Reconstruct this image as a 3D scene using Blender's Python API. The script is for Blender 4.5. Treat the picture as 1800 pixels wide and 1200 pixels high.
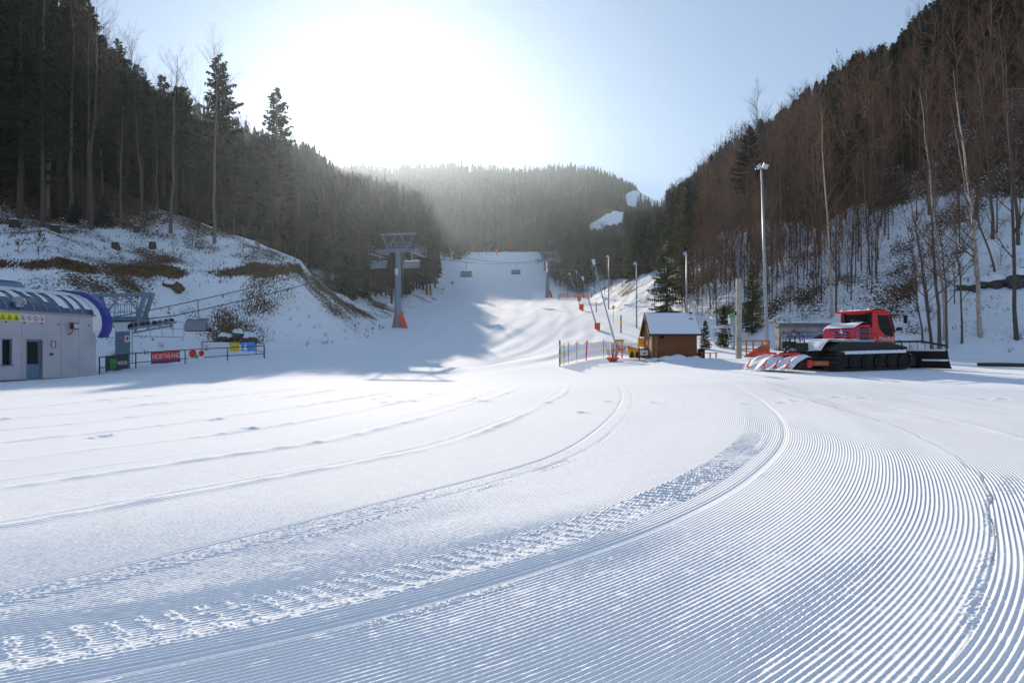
import bpy, math, random
import numpy as np
from mathutils import Vector, Matrix
S = bpy.context.scene
for o in list(bpy.data.objects): bpy.data.objects.remove(o)
COL = S.collection
R = math.radians
# ------------------------------------------------------------------ camera
F, CX, HY, EYE = 1250.0, 900.0, 615.0, 1.6      # focal length in photo pixels, centre column, horizon row, eye height
cam = bpy.data.objects.new('camera', bpy.data.cameras.new('camera')); COL.objects.link(cam)
cam.data.sensor_width = 36; cam.data.lens = F/1800*36
cam.location = (0, 0, EYE); cam.rotation_euler = (R(90), 0, 0)
cam.data.shift_y = (HY-600)/1800.0
cam.data.clip_start = .05; cam.data.clip_end = 6000
S.camera = cam
# ------------------------------------------------------------------ light
SUN = Vector((-.171, 1, .306)).normalized()
EL = math.asin(SUN.z); AZ = math.atan2(SUN.x, SUN.y)
w = bpy.data.worlds.new('World'); S.world = w; w.use_nodes = True
nt = w.node_tree; nt.nodes.clear()
out = nt.nodes.new('ShaderNodeOutputWorld'); bg = nt.nodes.new('ShaderNodeBackground')
sky = nt.nodes.new('ShaderNodeTexSky'); sky.sky_type = 'NISHITA'; sky.sun_disc = False
sky.sun_elevation = EL; sky.sun_rotation = AZ; sky.altitude = 700
sky.air_density = 1.0; sky.dust_density = .12; sky.ozone_density = 3.0
bg.inputs['Strength'].default_value = .215
tint = nt.nodes.new('ShaderNodeMix'); tint.data_type = 'RGBA'; tint.blend_type = 'MULTIPLY'; tint.inputs[0].default_value = 1; tint.inputs[7].default_value = (.86, .98, 1.17, 1)
gm = nt.nodes.new('ShaderNodeGamma'); gm.inputs[1].default_value = .38; nt.links.new(sky.outputs[0], gm.inputs[0]); nt.links.new(gm.outputs[0], tint.inputs[6])
# white glow close round the low sun, added straight into the sky colour
tcw = nt.nodes.new('ShaderNodeTexCoord'); dt = nt.nodes.new('ShaderNodeVectorMath'); dt.operation = 'DOT_PRODUCT'; dt.inputs[1].default_value = SUN; nt.links.new(tcw.outputs['Generated'], dt.inputs[0])
def wm(op, a, b):
    q = nt.nodes.new('ShaderNodeMath'); q.operation = op
    for i, v_ in enumerate((a, b)):
        if isinstance(v_, (int, float)): q.inputs[i].default_value = v_
        else: nt.links.new(v_, q.inputs[i])
    return q.outputs[0]
d0 = wm('MAXIMUM', dt.outputs['Value'], 0)
au = wm('ADD', wm('ADD', wm('MULTIPLY', wm('POWER', d0, 900.), 14.), wm('MULTIPLY', wm('POWER', d0, 160.), 1.2)), wm('MULTIPLY', wm('POWER', d0, 30.), .05))
av = nt.nodes.new('ShaderNodeVectorMath'); av.operation = 'SCALE'; av.inputs[0].default_value = (1, .97, .9); nt.links.new(au, av.inputs['Scale'])
ad_ = nt.nodes.new('ShaderNodeVectorMath'); ad_.operation = 'ADD'; nt.links.new(tint.outputs[2], ad_.inputs[0]); nt.links.new(av.outputs[0], ad_.inputs[1]); nt.links.new(ad_.outputs[0], bg.inputs[0]); nt.links.new(bg.outputs[0], out.inputs[0])
sl = bpy.data.lights.new('sun', 'SUN'); so = bpy.data.objects.new('sun', sl); COL.objects.link(so)
sl.energy = 5.0; sl.angle = R(.5); sl.color = (1, .87, .71)
so.rotation_euler = SUN.to_track_quat('Z', 'Y').to_euler(); so.location = (0, 0, 60)
S.view_settings.view_transform = 'Standard'; S.view_settings.look = 'None'
S.view_settings.exposure = .6; S.view_settings.gamma = 1
S.render.engine = 'CYCLES'
# ------------------------------------------------------------------ numeric helpers
def hsh(i, j, s):
    n = (i.astype(np.int64)*374761393 + j.astype(np.int64)*668265263 + s*1442695041) & 0xffffffff
    n = ((n ^ (n >> 13))*1274126177) & 0xffffffff
    return ((n ^ (n >> 16)) & 0xffffff)/float(0xffffff)
def vn(x, y, s=0):
    x = np.asarray(x, float); y = np.asarray(y, float)
    i = np.floor(x); j = np.floor(y); fx = x-i; fy = y-j
    fx = fx*fx*(3-2*fx); fy = fy*fy*(3-2*fy)
    return ((hsh(i, j, s)*(1-fx)+hsh(i+1, j, s)*fx)*(1-fy) + (hsh(i, j+1, s)*(1-fx)+hsh(i+1, j+1, s)*fx)*fy)*2-1
def fbm(x, y, s=0, o=4):
    t = 0; a = 1.; n = 0
    for k in range(o):
        t = t + a*vn(x*2**k+17.3*k, y*2**k-9.1*k, s+k); n += a; a *= .5
    return t/n
def sm(a, b, x):
    t = np.clip((x-a)/(b-a), 0, 1); return t*t*(3-2*t)
def pinp(P, x, y):
    c = np.zeros(np.shape(x), bool); n = len(P)
    for i in range(n):
        x0, y0 = P[i]; x1, y1 = P[(i+1) % n]
        if y0 == y1: continue
        c ^= ((y0 > y) != (y1 > y)) & (x < (x1-x0)*(y-y0)/(y1-y0)+x0)
    return c
def pdist(P, x, y):
    d = np.full(np.shape(x), 1e9)
    for (x0, y0), (x1, y1) in zip(P[:-1], P[1:]):
        dx, dy = x1-x0, y1-y0; t = np.clip(((x-x0)*dx+(y-y0)*dy)/(dx*dx+dy*dy), 0, 1)
        d = np.minimum(d, np.hypot(x-x0-t*dx, y-y0-t*dy))
    return d
# ------------------------------------------------------------------ terrain function
LF = [(-900,30),(-60,46),(-29,49),(-27.5,56),(-24.5,64),(-18,66.5),(-14.8,70),(-14.6,84),(-17.5,92),(-16,103),(-15,140),(-17,190),(-21,235),(-33,310),(-38,340),(-42,480)]
RF = [(900,0),(60,41),(36,45),(29,50),(25,58),(21,64),(18,76),(17,95),(15.5,110),(17,150),(20,200),(21,330),(22,480)]
LP = LF+[(-900,480)]; RP = RF+[(900,480)]
_y = np.arange(-20, 1000, 1.)
_z = np.interp(_y, [-20,38,50,60,72,88,120,150,180,250,330,380,500], [0,0,.55,1.1,2.3,4.4,8.2,11.6,14.6,27,45,57,100])
_k = np.exp(-.5*(np.arange(-12,13)/5.)**2); _k /= _k.sum()
_zs = np.convolve(np.pad(_z, 12, 'edge'), _k, 'valid')
def zc(y): return np.interp(y, _y, _zs)
RPX = [-3000,400,600,700,800,870,900,940,1000,1040,1060,1090,1120,1150,1200,1300,1500,5000]
RPY = [300,285,305,303,301,305,308,309,304,308,314,326,335,352,370,395,420,450]
def near_h(x, y):
    L = pinp(LP, x, y); u = np.where(L, pdist(LF, x, y), 0)
    Rr = pinp(RP, x, y); v = np.where(Rr, pdist(RF, x, y), 0)
    wob = 1+.12*vn(x/9, y/9, 5)
    u1 = u*wob
    p1 = np.interp(u1, [0,1.5,9.0,9.7,22,45,80,130,200,400], [0,.6,7.0,8.0,12.4,22,40,60,75,90])
    p2 = np.interp(u1, [0,2,20,60,100,160,250], [0,.5,8.4,25,40,60,80])
    b = sm(86, 104, y)
    pl = (p1*(1-b)+p2*b)*(1-.15*sm(280, 380, y))
    q = np.interp(v*(1+.1*vn(x/11, y/11, 8)), [0,1,8,10,30,60,90,130,300], [0,.5,5.6,6.4,20,42,57,66,80])
    q = q*np.interp(y, [0,36,60,180,240,300,380], [.55,.6,1,1,.8,.6,.28])
    z = zc(y)*np.interp(np.abs(x), [0,60,200], [1,1,1]) + pl + q
    hill = sm(1, 14, u)+sm(1, 14, v)
    z = z + hill*(fbm(x/14, y/14, 3)*1.3 + fbm(x/3., y/3., 4, 3)*.28)
    bank = np.clip(sm(.3, 2, u)*(1-sm(9, 11, u))+sm(.3, 2, v)*(1-sm(10, 30, v)), 0, 1)
    z = z + bank*(vn((x+y*.2)/1.1, y/3.5, 11)*.22 + vn(x/.5, y/.9, 12)*.09)
    z = z + .5*sm(0, 15, x)*sm(18, 37, y)*(1-sm(60, 110, y)*.5)
    z = z + sm(40, 70, y)*fbm(x/9, y/16, 21, 3)*.12
    # blown and pushed snow along the edge of the apron
    z = z + .25*np.exp(-((y-46.5-.05*x)/1.2)**2)*sm(4, 7, x)*(1-sm(26, 30, x))*(.5+.5*vn(x/2.2, y/3, 31))
    return z, u, v
def Hfull(x, y):
    x = np.asarray(x, float); y = np.asarray(y, float)
    yn = np.minimum(y, 380.); f = np.where(y > 380, 380/np.maximum(y, 1), 1.)
    z, u, v = near_h(x*f, yn)
    ys = np.maximum(y, 380.); px = CX+F*x/ys
    e = (HY-np.interp(px, RPX, RPY))/F
    zr = EYE+e*900
    t = np.clip((ys-380)/520, 0, 1.)
    # a hollow and a spur across the far slope
    fold = 16*np.sin(t*np.pi)*(-.4+fbm(x/120, y/160, 41, 3)) 
    zf = z*(1-t)+zr*t + fold*sm(.12, .4, t) - np.clip(ys-900, 0, 4000)*.12
    return np.where(y > 380, zf, z), u, v
def H(x, y):
    return Hfull(x, y)[0]
def gz(x, y): return float(H(np.array([x]), np.array([y]))[0])
def at(px, py, Y): return Vector(((px-CX)/F*Y, Y, EYE+(HY-py)/F*Y))
_ys = np.concatenate([np.arange(3, 150, .1), np.arange(150, 1000, .5)])
def hit(px, py, y0=3):
    x = (px-CX)/F*_ys; r = EYE+(HY-py)/F*_ys
    k = np.nonzero((H(x, _ys) >= r) & (_ys >= y0))[0]
    k = k[0] if len(k) else len(_ys)-1
    return Vector((x[k], _ys[k], H(x[k:k+1], _ys[k:k+1])[0]))
# ------------------------------------------------------------------ materials
def mat(name, col, rough=.7, metal=0, var=.12, scale=6, bump=0, bscale=30, spec=.3, rnd=0, alpha=None):
    m = bpy.data.materials.new(name); m.use_nodes = True; n = m.node_tree; b = n.nodes['Principled BSDF']
    b.inputs['Roughness'].default_value = rough; b.inputs['Metallic'].default_value = metal
    b.inputs['Specular IOR Level'].default_value = spec
    tc = n.nodes.new('ShaderNodeTexCoord')
    nz = n.nodes.new('ShaderNodeTexNoise'); nz.inputs['Scale'].default_value = scale; nz.inputs['Detail'].default_value = 5
    n.links.new(tc.outputs['Object'], nz.inputs['Vector'])
    mr = n.nodes.new('ShaderNodeMapRange'); mr.inputs[3].default_value = 1-var*2; mr.inputs[4].default_value = 1+var*2
    n.links.new(nz.outputs[0], mr.inputs[0])
    mx = n.nodes.new('ShaderNodeVectorMath'); mx.operation = 'SCALE'; mx.inputs[0].default_value = col[:3]
    src = mr.outputs[0]
    if rnd:
        oi = n.nodes.new('ShaderNodeObjectInfo'); m2 = n.nodes.new('ShaderNodeMapRange')
        m2.inputs[3].default_value = 1-rnd; m2.inputs[4].default_value = 1+rnd
        n.links.new(oi.outputs['Random'], m2.inputs[0])
        mm = n.nodes.new('ShaderNodeMath'); mm.operation = 'MULTIPLY'
        n.links.new(src, mm.inputs[0]); n.links.new(m2.outputs[0], mm.inputs[1]); src = mm.outputs[0]
    n.links.new(src, mx.inputs['Scale']); n.links.new(mx.outputs[0], b.inputs['Base Color'])
    if bump:
        nb = n.nodes.new('ShaderNodeTexNoise'); nb.inputs['Scale'].default_value = bscale; nb.inputs['Detail'].default_value = 4
        n.links.new(tc.outputs['Object'], nb.inputs['Vector'])
        bp = n.nodes.new('ShaderNodeBump'); bp.inputs['Strength'].default_value = 1; bp.inputs['Distance'].default_value = bump
        n.links.new(nb.outputs[0], bp.inputs['Height']); n.links.new(bp.outputs[0], b.inputs['Normal'])
    return m
SNOW = (.83, .85, .88)
def snow_mat(name, terrain):
    m = mat(name, SNOW, .9, 0, .02, 3, spec=.03); n = m.node_tree; b = n.nodes['Principled BSDF']
    ge = n.nodes.new('ShaderNodeNewGeometry')
    def noise(scale, vec, det=5, rough=.6):
        z = n.nodes.new('ShaderNodeTexNoise'); z.inputs['Scale'].default_value = scale; z.inputs['Detail'].default_value = det
        z.inputs['Roughness'].default_value = rough; n.links.new(vec, z.inputs['Vector']); return z.outputs[0]
    def math_(op, a, c):
        z = n.nodes.new('ShaderNodeMath'); z.operation = op
        for i, q in enumerate((a, c)):
            if isinstance(q, (int, float)): z.inputs[i].default_value = q
            else: n.links.new(q, z.inputs[i])
        return z.outputs[0]
    pos = ge.outputs['Position']
    fine = noise(55, pos, 6, .7); mid = noise(7, pos, 5)
    hgt = math_('ADD', math_('MULTIPLY', fine, .35), mid)
    if not terrain:
        # fine combed ribs where the sheet itself is too coarse to carry them
        at_ = n.nodes.new('ShaderNodeAttribute'); at_.attribute_name = 'rib'
        am = n.nodes.new('ShaderNodeAttribute'); am.attribute_name = 'ribamp'
        w_ = math_('SINE', math_('MULTIPLY', at_.outputs['Fac'], 2*math.pi/.041), 0)
        w_ = math_('MULTIPLY', math_('POWER', math_('ADD', math_('MULTIPLY', w_, .5), .5), 1.3), 1)
        hgt = math_('ADD', math_('MULTIPLY', hgt, .12), math_('MULTIPLY', w_, am.outputs['Fac']))
    if terrain:
        al = n.nodes.new('ShaderNodeAttribute'); al.attribute_name = 'litter_shade'; hgt = math_('MULTIPLY', hgt, math_('ADD', math_('MULTIPLY', al.outputs['Fac'], 1.8), .08))
    bp = n.nodes.new('ShaderNodeBump'); bp.inputs['Strength'].default_value = 1
    bp.inputs['Distance'].default_value = .06 if terrain else .011
    n.links.new(hgt, bp.inputs['Height']); n.links.new(bp.outputs[0], b.inputs['Normal'])
    if terrain:
        ad = n.nodes.new('ShaderNodeAttribute'); ad.attribute_name = 'litter_shade'
        mp = n.nodes.new('ShaderNodeMapping'); mp.inputs['Scale'].default_value = (2.2, .6, .6)
        mp.inputs['Rotation'].default_value = (.2, .6, .25)
        n.links.new(pos, mp.inputs[0])
        k = math_('ADD', math_('MULTIPLY', noise(4.6, mp.outputs[0], 8, .75), .75), math_('MULTIPLY', noise(.28, pos, 3), .25))
        thr = math_('SUBTRACT', .5, math_('MULTIPLY', math_('SUBTRACT', ad.outputs['Fac'], .5), .55))
        mk = n.nodes.new('ShaderNodeMapRange'); n.links.new(math_('SUBTRACT', k, thr), mk.inputs[0])
        mk.inputs[1].default_value = -.012; mk.inputs[2].default_value = .02
        on = math_('MULTIPLY', mk.outputs[0], math_('GREATER_THAN', ad.outputs['Fac'], .02))
        cr = n.nodes.new('ShaderNodeValToRGB'); n.links.new(noise(2.3, pos, 6, .7), cr.inputs[0])
        cr.color_ramp.elements[0].position = .35; cr.color_ramp.elements[0].color = (.035, .022, .014, 1)
        cr.color_ramp.elements[1].position = .7; cr.color_ramp.elements[1].color = (.17, .10, .05, 1)
        mx = n.nodes.new('ShaderNodeMix'); mx.data_type = 'RGBA'; mx.inputs[6].default_value = (*SNOW, 1)
        n.links.new(on, mx.inputs[0]); n.links.new(cr.outputs[0], mx.inputs[7]); n.links.new(mx.outputs[2], b.inputs['Base Color'])
        m3 = n.nodes.new('ShaderNodeMapRange'); m3.inputs[3].default_value = .03; m3.inputs[4].default_value = .02
        n.links.new(on, m3.inputs[0]); n.links.new(m3.outputs[0], b.inputs['Specular IOR Level'])
    return m
M = {}
def grid_obj(name, X, Y, Z, attrs, m, wrap):
    """polar or rectangular grid of points (rows, cols) as one sheet"""
    r, c = X.shape
    co = np.stack([X, Y, Z], -1).reshape(-1, 3).astype(np.float32)
    i = np.arange(r-1)[:, None]*c; j = np.arange(c if wrap else c-1)[None, :]; jn = (j+1) % c
    q = np.stack([i+j, i+jn, i+c+jn, i+c+j], -1).reshape(-1, 4)
    me = bpy.data.meshes.new(name)
    me.vertices.add(len(co)); me.vertices.foreach_set('co', co.ravel())
    me.loops.add(q.size); me.loops.foreach_set('vertex_index', q.ravel().astype(np.int32))
    me.polygons.add(len(q)); me.polygons.foreach_set('loop_start', np.arange(0, q.size, 4, dtype=np.int32))
    me.polygons.foreach_set('use_smooth', np.ones(len(q), bool))
    for k, v in attrs.items():
        a = me.attributes.new(k, 'FLOAT', 'POINT'); a.data.foreach_set('value', np.asarray(v, np.float32).ravel())
    me.materials.append(m); me.update(); 
    o = bpy.data.objects.new(name, me); COL.objects.link(o); o['kind'] = 'structure'
    return o
# ------------------------------------------------------------------ groomed snow: curves of the machine's passes, in metres
def spline(P, n=60):
    P = np.array(P, float); P = np.vstack([2*P[0]-P[1], P, 2*P[-1]-P[-2]]); o = []
    for k in range(1, len(P)-2):
        t = np.linspace(0, 1, n, endpoint=False)[:, None]
        a, b, c, d = P[k-1], P[k], P[k+1], P[k+2]
        o.append(.5*((2*b)+(-a+c)*t+(2*a-5*b+4*c-d)*t*t+(-a+3*b-3*c+d)*t**3))
    o = np.vstack(o+[P[-2:-1]])
    for _ in range(60): o[1:-1] = (o[:-2]+2*o[1:-1]+o[2:])/4
    return o
CT = spline([(-9,2.2),(-6.5,2.45),(-4.4,2.95),(-2.67,3.7),(-1.12,4.65),(-.02,5.7),(.80,6.6),(1.96,8.16),(3.0,10),(4.44,12.9),(6.0,17.4),(7.8,24.4),(8.9,32.3),(9,40),(7,50)], 12)
CR = spline([(-3,.4),(-1,1.3),(.6,2.3),(2.06,3.48),(2.82,4.3),(3.7,5.4),(4.4,6.5),(5.48,8.16),(6.8,10.8),(7.7,13.8),(8.7,17.9),(9.5,24),(9.8,30),(9.4,38),(7.5,50)], 12)
CL = spline([(-9.5,1.8),(-7,2.3),(-5,3.25),(-3.5,4.5),(-2.75,5.4),(-1.87,6.67),(-.1,9.43),(.91,11.4),(2.2,16),(3.7,23.5),(4.6,30.8),(5,40),(4,50)], 12)
def cdist(C, x, y):
    """signed distance (left of travel positive) and arc length"""
    sh = x.shape; x = x.ravel(); y = y.ravel(); nn = np.empty_like(x); ss = np.empty_like(x)
    A = C[:-1]; D = C[1:]-A; L = np.hypot(D[:, 0], D[:, 1]); cum = np.concatenate([[0], np.cumsum(L)])
    for k in range(0, len(x), 4000):
        X = x[k:k+4000, None]; Y = y[k:k+4000, None]
        t = ((X-A[:, 0])*D[:, 0]+(Y-A[:, 1])*D[:, 1])/(L*L)
        lo = np.zeros(len(L)); hi = np.ones(len(L)); lo[0] = -50; hi[-1] = 50
        t = np.clip(t, lo, hi)
        ex = X-A[:, 0]-t*D[:, 0]; ey = Y-A[:, 1]-t*D[:, 1]; d = ex*ex+ey*ey
        j = d.argmin(1); r = np.arange(len(j))
        cr = D[j, 0]*(Y[:, 0]-A[j, 1])-D[j, 1]*(X[:, 0]-A[j, 0])
        nn[k:k+4000] = np.sqrt(d[r, j])*np.sign(cr); ss[k:k+4000] = cum[j]+t[r, j]*L[j]
    return nn.reshape(sh), ss.reshape(sh)
PITCH = .041
def rib(n): return (.5+.5*np.sin(2*np.pi*n/PITCH))**1.5
def build_groomed():
    azf = np.radians(np.arange(-43, 43.01, .075)); azc = np.radians(np.arange(45, 316, 3.))
    az = np.concatenate([azf, azc])
    rr = np.concatenate([[.3, .8, 1.3, 1.8], 2.2*np.exp(np.arange(0, math.log(21/2.2), .0014)), 21*np.exp(np.arange(.0014, math.log(34/21), .004)), [34.]])
    K = 12
    ci = np.unique(np.concatenate([np.arange(0, len(rr), K), [len(rr)-1]])); cj = np.unique(np.concatenate([np.arange(0, len(az), K), [len(az)-1]]))
    rc, ac = rr[ci], az[cj]
    Xc, Yc = rc[:, None]*np.sin(ac), rc[:, None]*np.cos(ac)
    def up(Vc):
        a = np.empty((len(ci), len(az)), np.float64)
        for k in range(len(ci)): a[k] = np.interp(np.arange(len(az)), cj, Vc[k])
        t = np.interp(np.arange(len(rr)), ci, np.arange(len(ci))); i0 = np.minimum(t.astype(int), len(ci)-2); f = (t-i0)[:, None]
        return a[i0]*(1-f)+a[i0+1]*f
    X, Y = rr[:, None]*np.sin(az), rr[:, None]*np.cos(az)
    nT, sT = [up(q) for q in cdist(CT, Xc, Yc)]
    nR, sR = [up(q) for q in cdist(CR, Xc, Yc)]
    nL, sL = [up(q) for q in cdist(CL, Xc, Yc)]
    rad = rr[:, None]+0*X
    wob = vn(sT/1.4, nT/.5, 71)*.0035
    jit = vn(sR/.8, sR*0, 72)*.05
    right = nR+jit < 0; left = (nL > 0)
    n = np.where(right, nR*1.0+.012, np.where(left, nL, nT))+wob
    amp = np.where(right, .0125, .0092)*(1-.25*sm(.2, .8, nT))*(1+.25*vn(sT/1.5, nT/.35, 73))*(1-.3*sm(.5, .85, vn(sT/.11, nT/.06, 173))-.12*sm(.5, .8, vn(sT/.5, nT/.4, 174)))*.78
    farL = sm(2.4, 6, nL); amp = np.where(left, .0055*(1-.6*farL), amp)
    bun = np.exp(-((nT+2.25)/.22)**2); amp = amp*(1+.5*bun)
    br = vn(X/.022, Y/.022, 74)                       # crumbs
    br2 = vn(X/.009, Y/.009, 75)
    h = amp*rib(n)*(1-sm(5.5, 8.5, rad))
    h = h + (vn(X/.02, Y/.02, 76)*.0008+br2*.0006)
    h = h + bun*np.clip(br, 0, 1)*.004
    # cleat marks of one track
    band = sm(.30, .24, np.abs(nT)); ph = sT/.165+.25*vn(sT/.5, nT/.12, 77)+nT*1.2
    bar = sm(.45, .85, .5+.5*np.cos(2*np.pi*ph)+.45*vn(sT/.045, nT/.045, 78))
    lower = np.exp(-((nT+.2)/.07)**2)*(1-.8*sm(8, 20, rad))
    crumb = np.clip(.35+br*.8+br2*.4, 0, 1.4)*(1-.6*sm(7, 15, rad))
    patch = np.clip(.8+.7*vn(sT/1.3, nT*0, 79), .45, 1)
    band = band*(1-.8*sm(8, 22, rad)); fl = np.clip(band*bar*patch*(.75+.9*br)*1.2, 0, 1); h = h*(1-.2*band) - .0015*band*(1-bar); h = h*(1-fl)+(.0115+crumb*.0055)*fl
    fl = np.clip(lower*patch*1.3*sm(-.2, .5, vn(sT/.6, sT*0, 80)+.35), 0, 1); h = h*(1-fl)+(.011+crumb*.0055)*fl
    # pressed edge groove right of the cleats with a crumbly lip
    h = h - .016*np.exp(-((nT+.52)/.045)**2) + .012*np.exp(-((nT+.62)/.05)**2)*crumb*sm(-.2, .3, vn(sT/1.1, sT*0, 81))
    # right edge of the pass
    e = nR+jit
    h = h - .004*np.exp(-((e+.02)/.035)**2)*sm(3, 6, sR+0*X) + .011*np.exp(-((e-.035)/.045)**2)*crumb*np.clip(.6+.8*vn(sR/.5, sR*0, 82), .1, 1.3)
    h = h + np.where(right, np.exp(-((nR+.25)/.3)**2)*sm(.35, .8, vn(sR/.9, nR/.15, 83)+.1)*crumb*.012, 0)
    # left edge of the pass: a flattened crumbly band and a cut line
    h = h - .018*np.exp(-((nL-.02)/.03)**2) + sm(-.32, -.26, nL)*sm(.02, -.03, nL)*(.007+crumb*.004) - .010*np.exp(-((nL+.34)/.02)**2)*sm(-.1, .3, vn(sL/1.5, sL*0, 84))
    h = h + .010*np.exp(-((nL+.42)/.05)**2)*crumb*sm(0, .4, vn(sL/.9, sL*0, 85)+.1)
    # low berms of the older passes on the left
    for k, (c, wd, hh) in enumerate([(2.15,.10,.016),(2.45,.05,.006),(4.3,.12,.02),(4.9,.05,.006),(6.6,.12,.02),(8.9,.14,.022),(11.2,.15,.022),(13.4,.2,.025),(16,.2,.025),(19,.25,.03)]):
        cc = c+.12*vn(sL/6, sL*0, 90+k)
        h = h + 1.7*hh*np.exp(-((nL-cc)/wd)**2)*(1+.5*vn(sL/.3, nL/.2, 100+k))*np.clip(.7+.5*vn(sL/3., sL*0, 110+k), .15, 1.2)
    # low berms between passes on the right, beyond the machine's turn
    for k, (c, wd, hh) in enumerate([(-1.7,.1,.014),(-4.2,.12,.016),(-7,.15,.016)]):
        h = h + hh*np.exp(-((nR-c)/wd)**2)*(1+.4*br)
    # a line of ski-boot prints crossing the apron
    rng = random.Random(5)
    fp = []
    for k in range(34):
        if rng.random() < .25: continue
        px = -4+k*.85+rng.uniform(-.25, .25); py = 21.5+.055*px+rng.uniform(-.6, .6)+.8*math.sin(k*.4)
        fp.append((px, py, .15))
    for k in range(15): fp.append((rng.uniform(-14, 2), rng.uniform(9, 26), .11))
    for fx, fy, s_ in fp:
        j0, j1 = np.searchsorted(azf, math.atan2(fx, fy)+np.array([-.04, .04])); r0 = math.hypot(fx, fy); i0, i1 = np.searchsorted(rr, [r0-.6, r0+.6])
        xs = X[i0:i1, j0:j1]-fx; ys = Y[i0:i1, j0:j1]-fy; d2 = (xs/s_)**2+(ys/(s_*1.5))**2
        h[i0:i1, j0:j1] += -.03*np.exp(-d2*1.3)+.012*np.exp(-(np.sqrt(d2)-1.5)**2*4)*(1+br[i0:i1, j0:j1])
    edge = sm(34, 30, rad)
    Z = H(Xc, Yc); Z = up(Z) + h*edge
    Z = Z + .02*vn(X/2.3, Y/4, 88)*sm(3, 8, rad)*edge
    ra = sm(5.5, 8.5, rad)*amp/.0105*.85*edge
    grid_obj('groomed_snow', X, Y, Z, {'rib': n, 'ribamp': ra}, M['groomed'], True)
def build_ground():
    azf = np.radians(np.arange(-46, 46.01, .115)); azc = np.radians(np.arange(48, 314, 4.)); az = np.concatenate([azf, azc])
    rr = np.concatenate([34*np.exp(np.arange(0, math.log(130/34), .0034)), 130*np.exp(np.arange(.002, math.log(1150/130), .008)), [1400, 2000, 3000, 4500]])
    X, Y = rr[:, None]*np.sin(az), rr[:, None]*np.cos(az)
    Z, u, v = Hfull(X, Y)
    rad = rr[:, None]+0*X
    near = sm(420, 360, Y)
    sc = np.exp(-((u*(1+.12*vn(X/9, Y/9, 5))-9.25)/.34)**2)*sm(100, 88, Y)*np.clip(.62+.6*vn(X/3, Y/3, 51), 0, 1)
    lit = np.where(u > .2, .53*sm(0, 1.5, u), 0)+np.where((u > 9.7), .02, 0)+sc*.78
    lit = np.where(v > .2, np.maximum(lit, (.36+.14*sm(14, 34, v))*sm(0, 2, v)), lit)
    lit = np.where((u > 20), .57+.18*sm(22, 28, u), lit); lit = np.where((v > 3) & (X < .52*Y+3), .52+.12*sm(9, 20, v), lit); lit = np.where((v > 9) & (X >= .52*Y+3), .42+.2*sm(12, 24, v), lit)  # denser litter under the left forest also paints in the shade there
    lit = np.where((u > .5)&(u < 21)|(v > .5)&(v < 20), lit*(.78+.42*vn(X/5, Y/5, 52)+.2*vn(X/1.7, Y/1.7, 53)), lit)
    lit = np.where((Y > 350)&(rad<1100), .78, lit)
    # the two open upper pistes are clean snow
    for P in PISTES: lit = np.where(pinp(P, X, Y), 0, lit)
    Z = Z + np.where((u == 0) & (v == 0), 0, 0)
    # ski and machine tracks on the open slope
    piste = ((u == 0) & (v == 0) & (Y < 420)).astype(float)
    tr = np.zeros_like(X)
    for k, (a, b, c) in enumerate([(-9,.02,.0004),(-6,.0,.0006),(-3.2,.03,.0003),(-.5,.05,.0002),(2,.04,.0003),(4.5,.05,.0002),(7,.06,.0001),(10,.04,.0001)]):
        xc = a+b*(Y-40)-9*np.exp(-(Y-38)/22)*(1+.1*k)+1.5*vn(Y/35, Y*0, 60+k); wd = .4+Y*.002
        tr += np.sin(np.clip((X-xc)/wd, -np.pi, np.pi))*1.2*(.5+.5*vn(Y/7, Y*0, 160+k))
    Z = Z + piste*(tr*.09*sm(38, 60, Y) + .03*vn(X/.8, Y/6, 65)*sm(45, 60, Y))*sm(34, 38, rad)
    grid_obj('ground', X, Y, Z, {'litter_shade': lit}, M['snow'], True)
PISTES = [[(44,398),(62,378),(72,430),(92,545),(97,575),(80,560),(60,470),(47,430)], [(116,725),(130,745),(180,830),(262,840),(275,1010),(200,1010),(143,860),(116,765)]]
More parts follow.
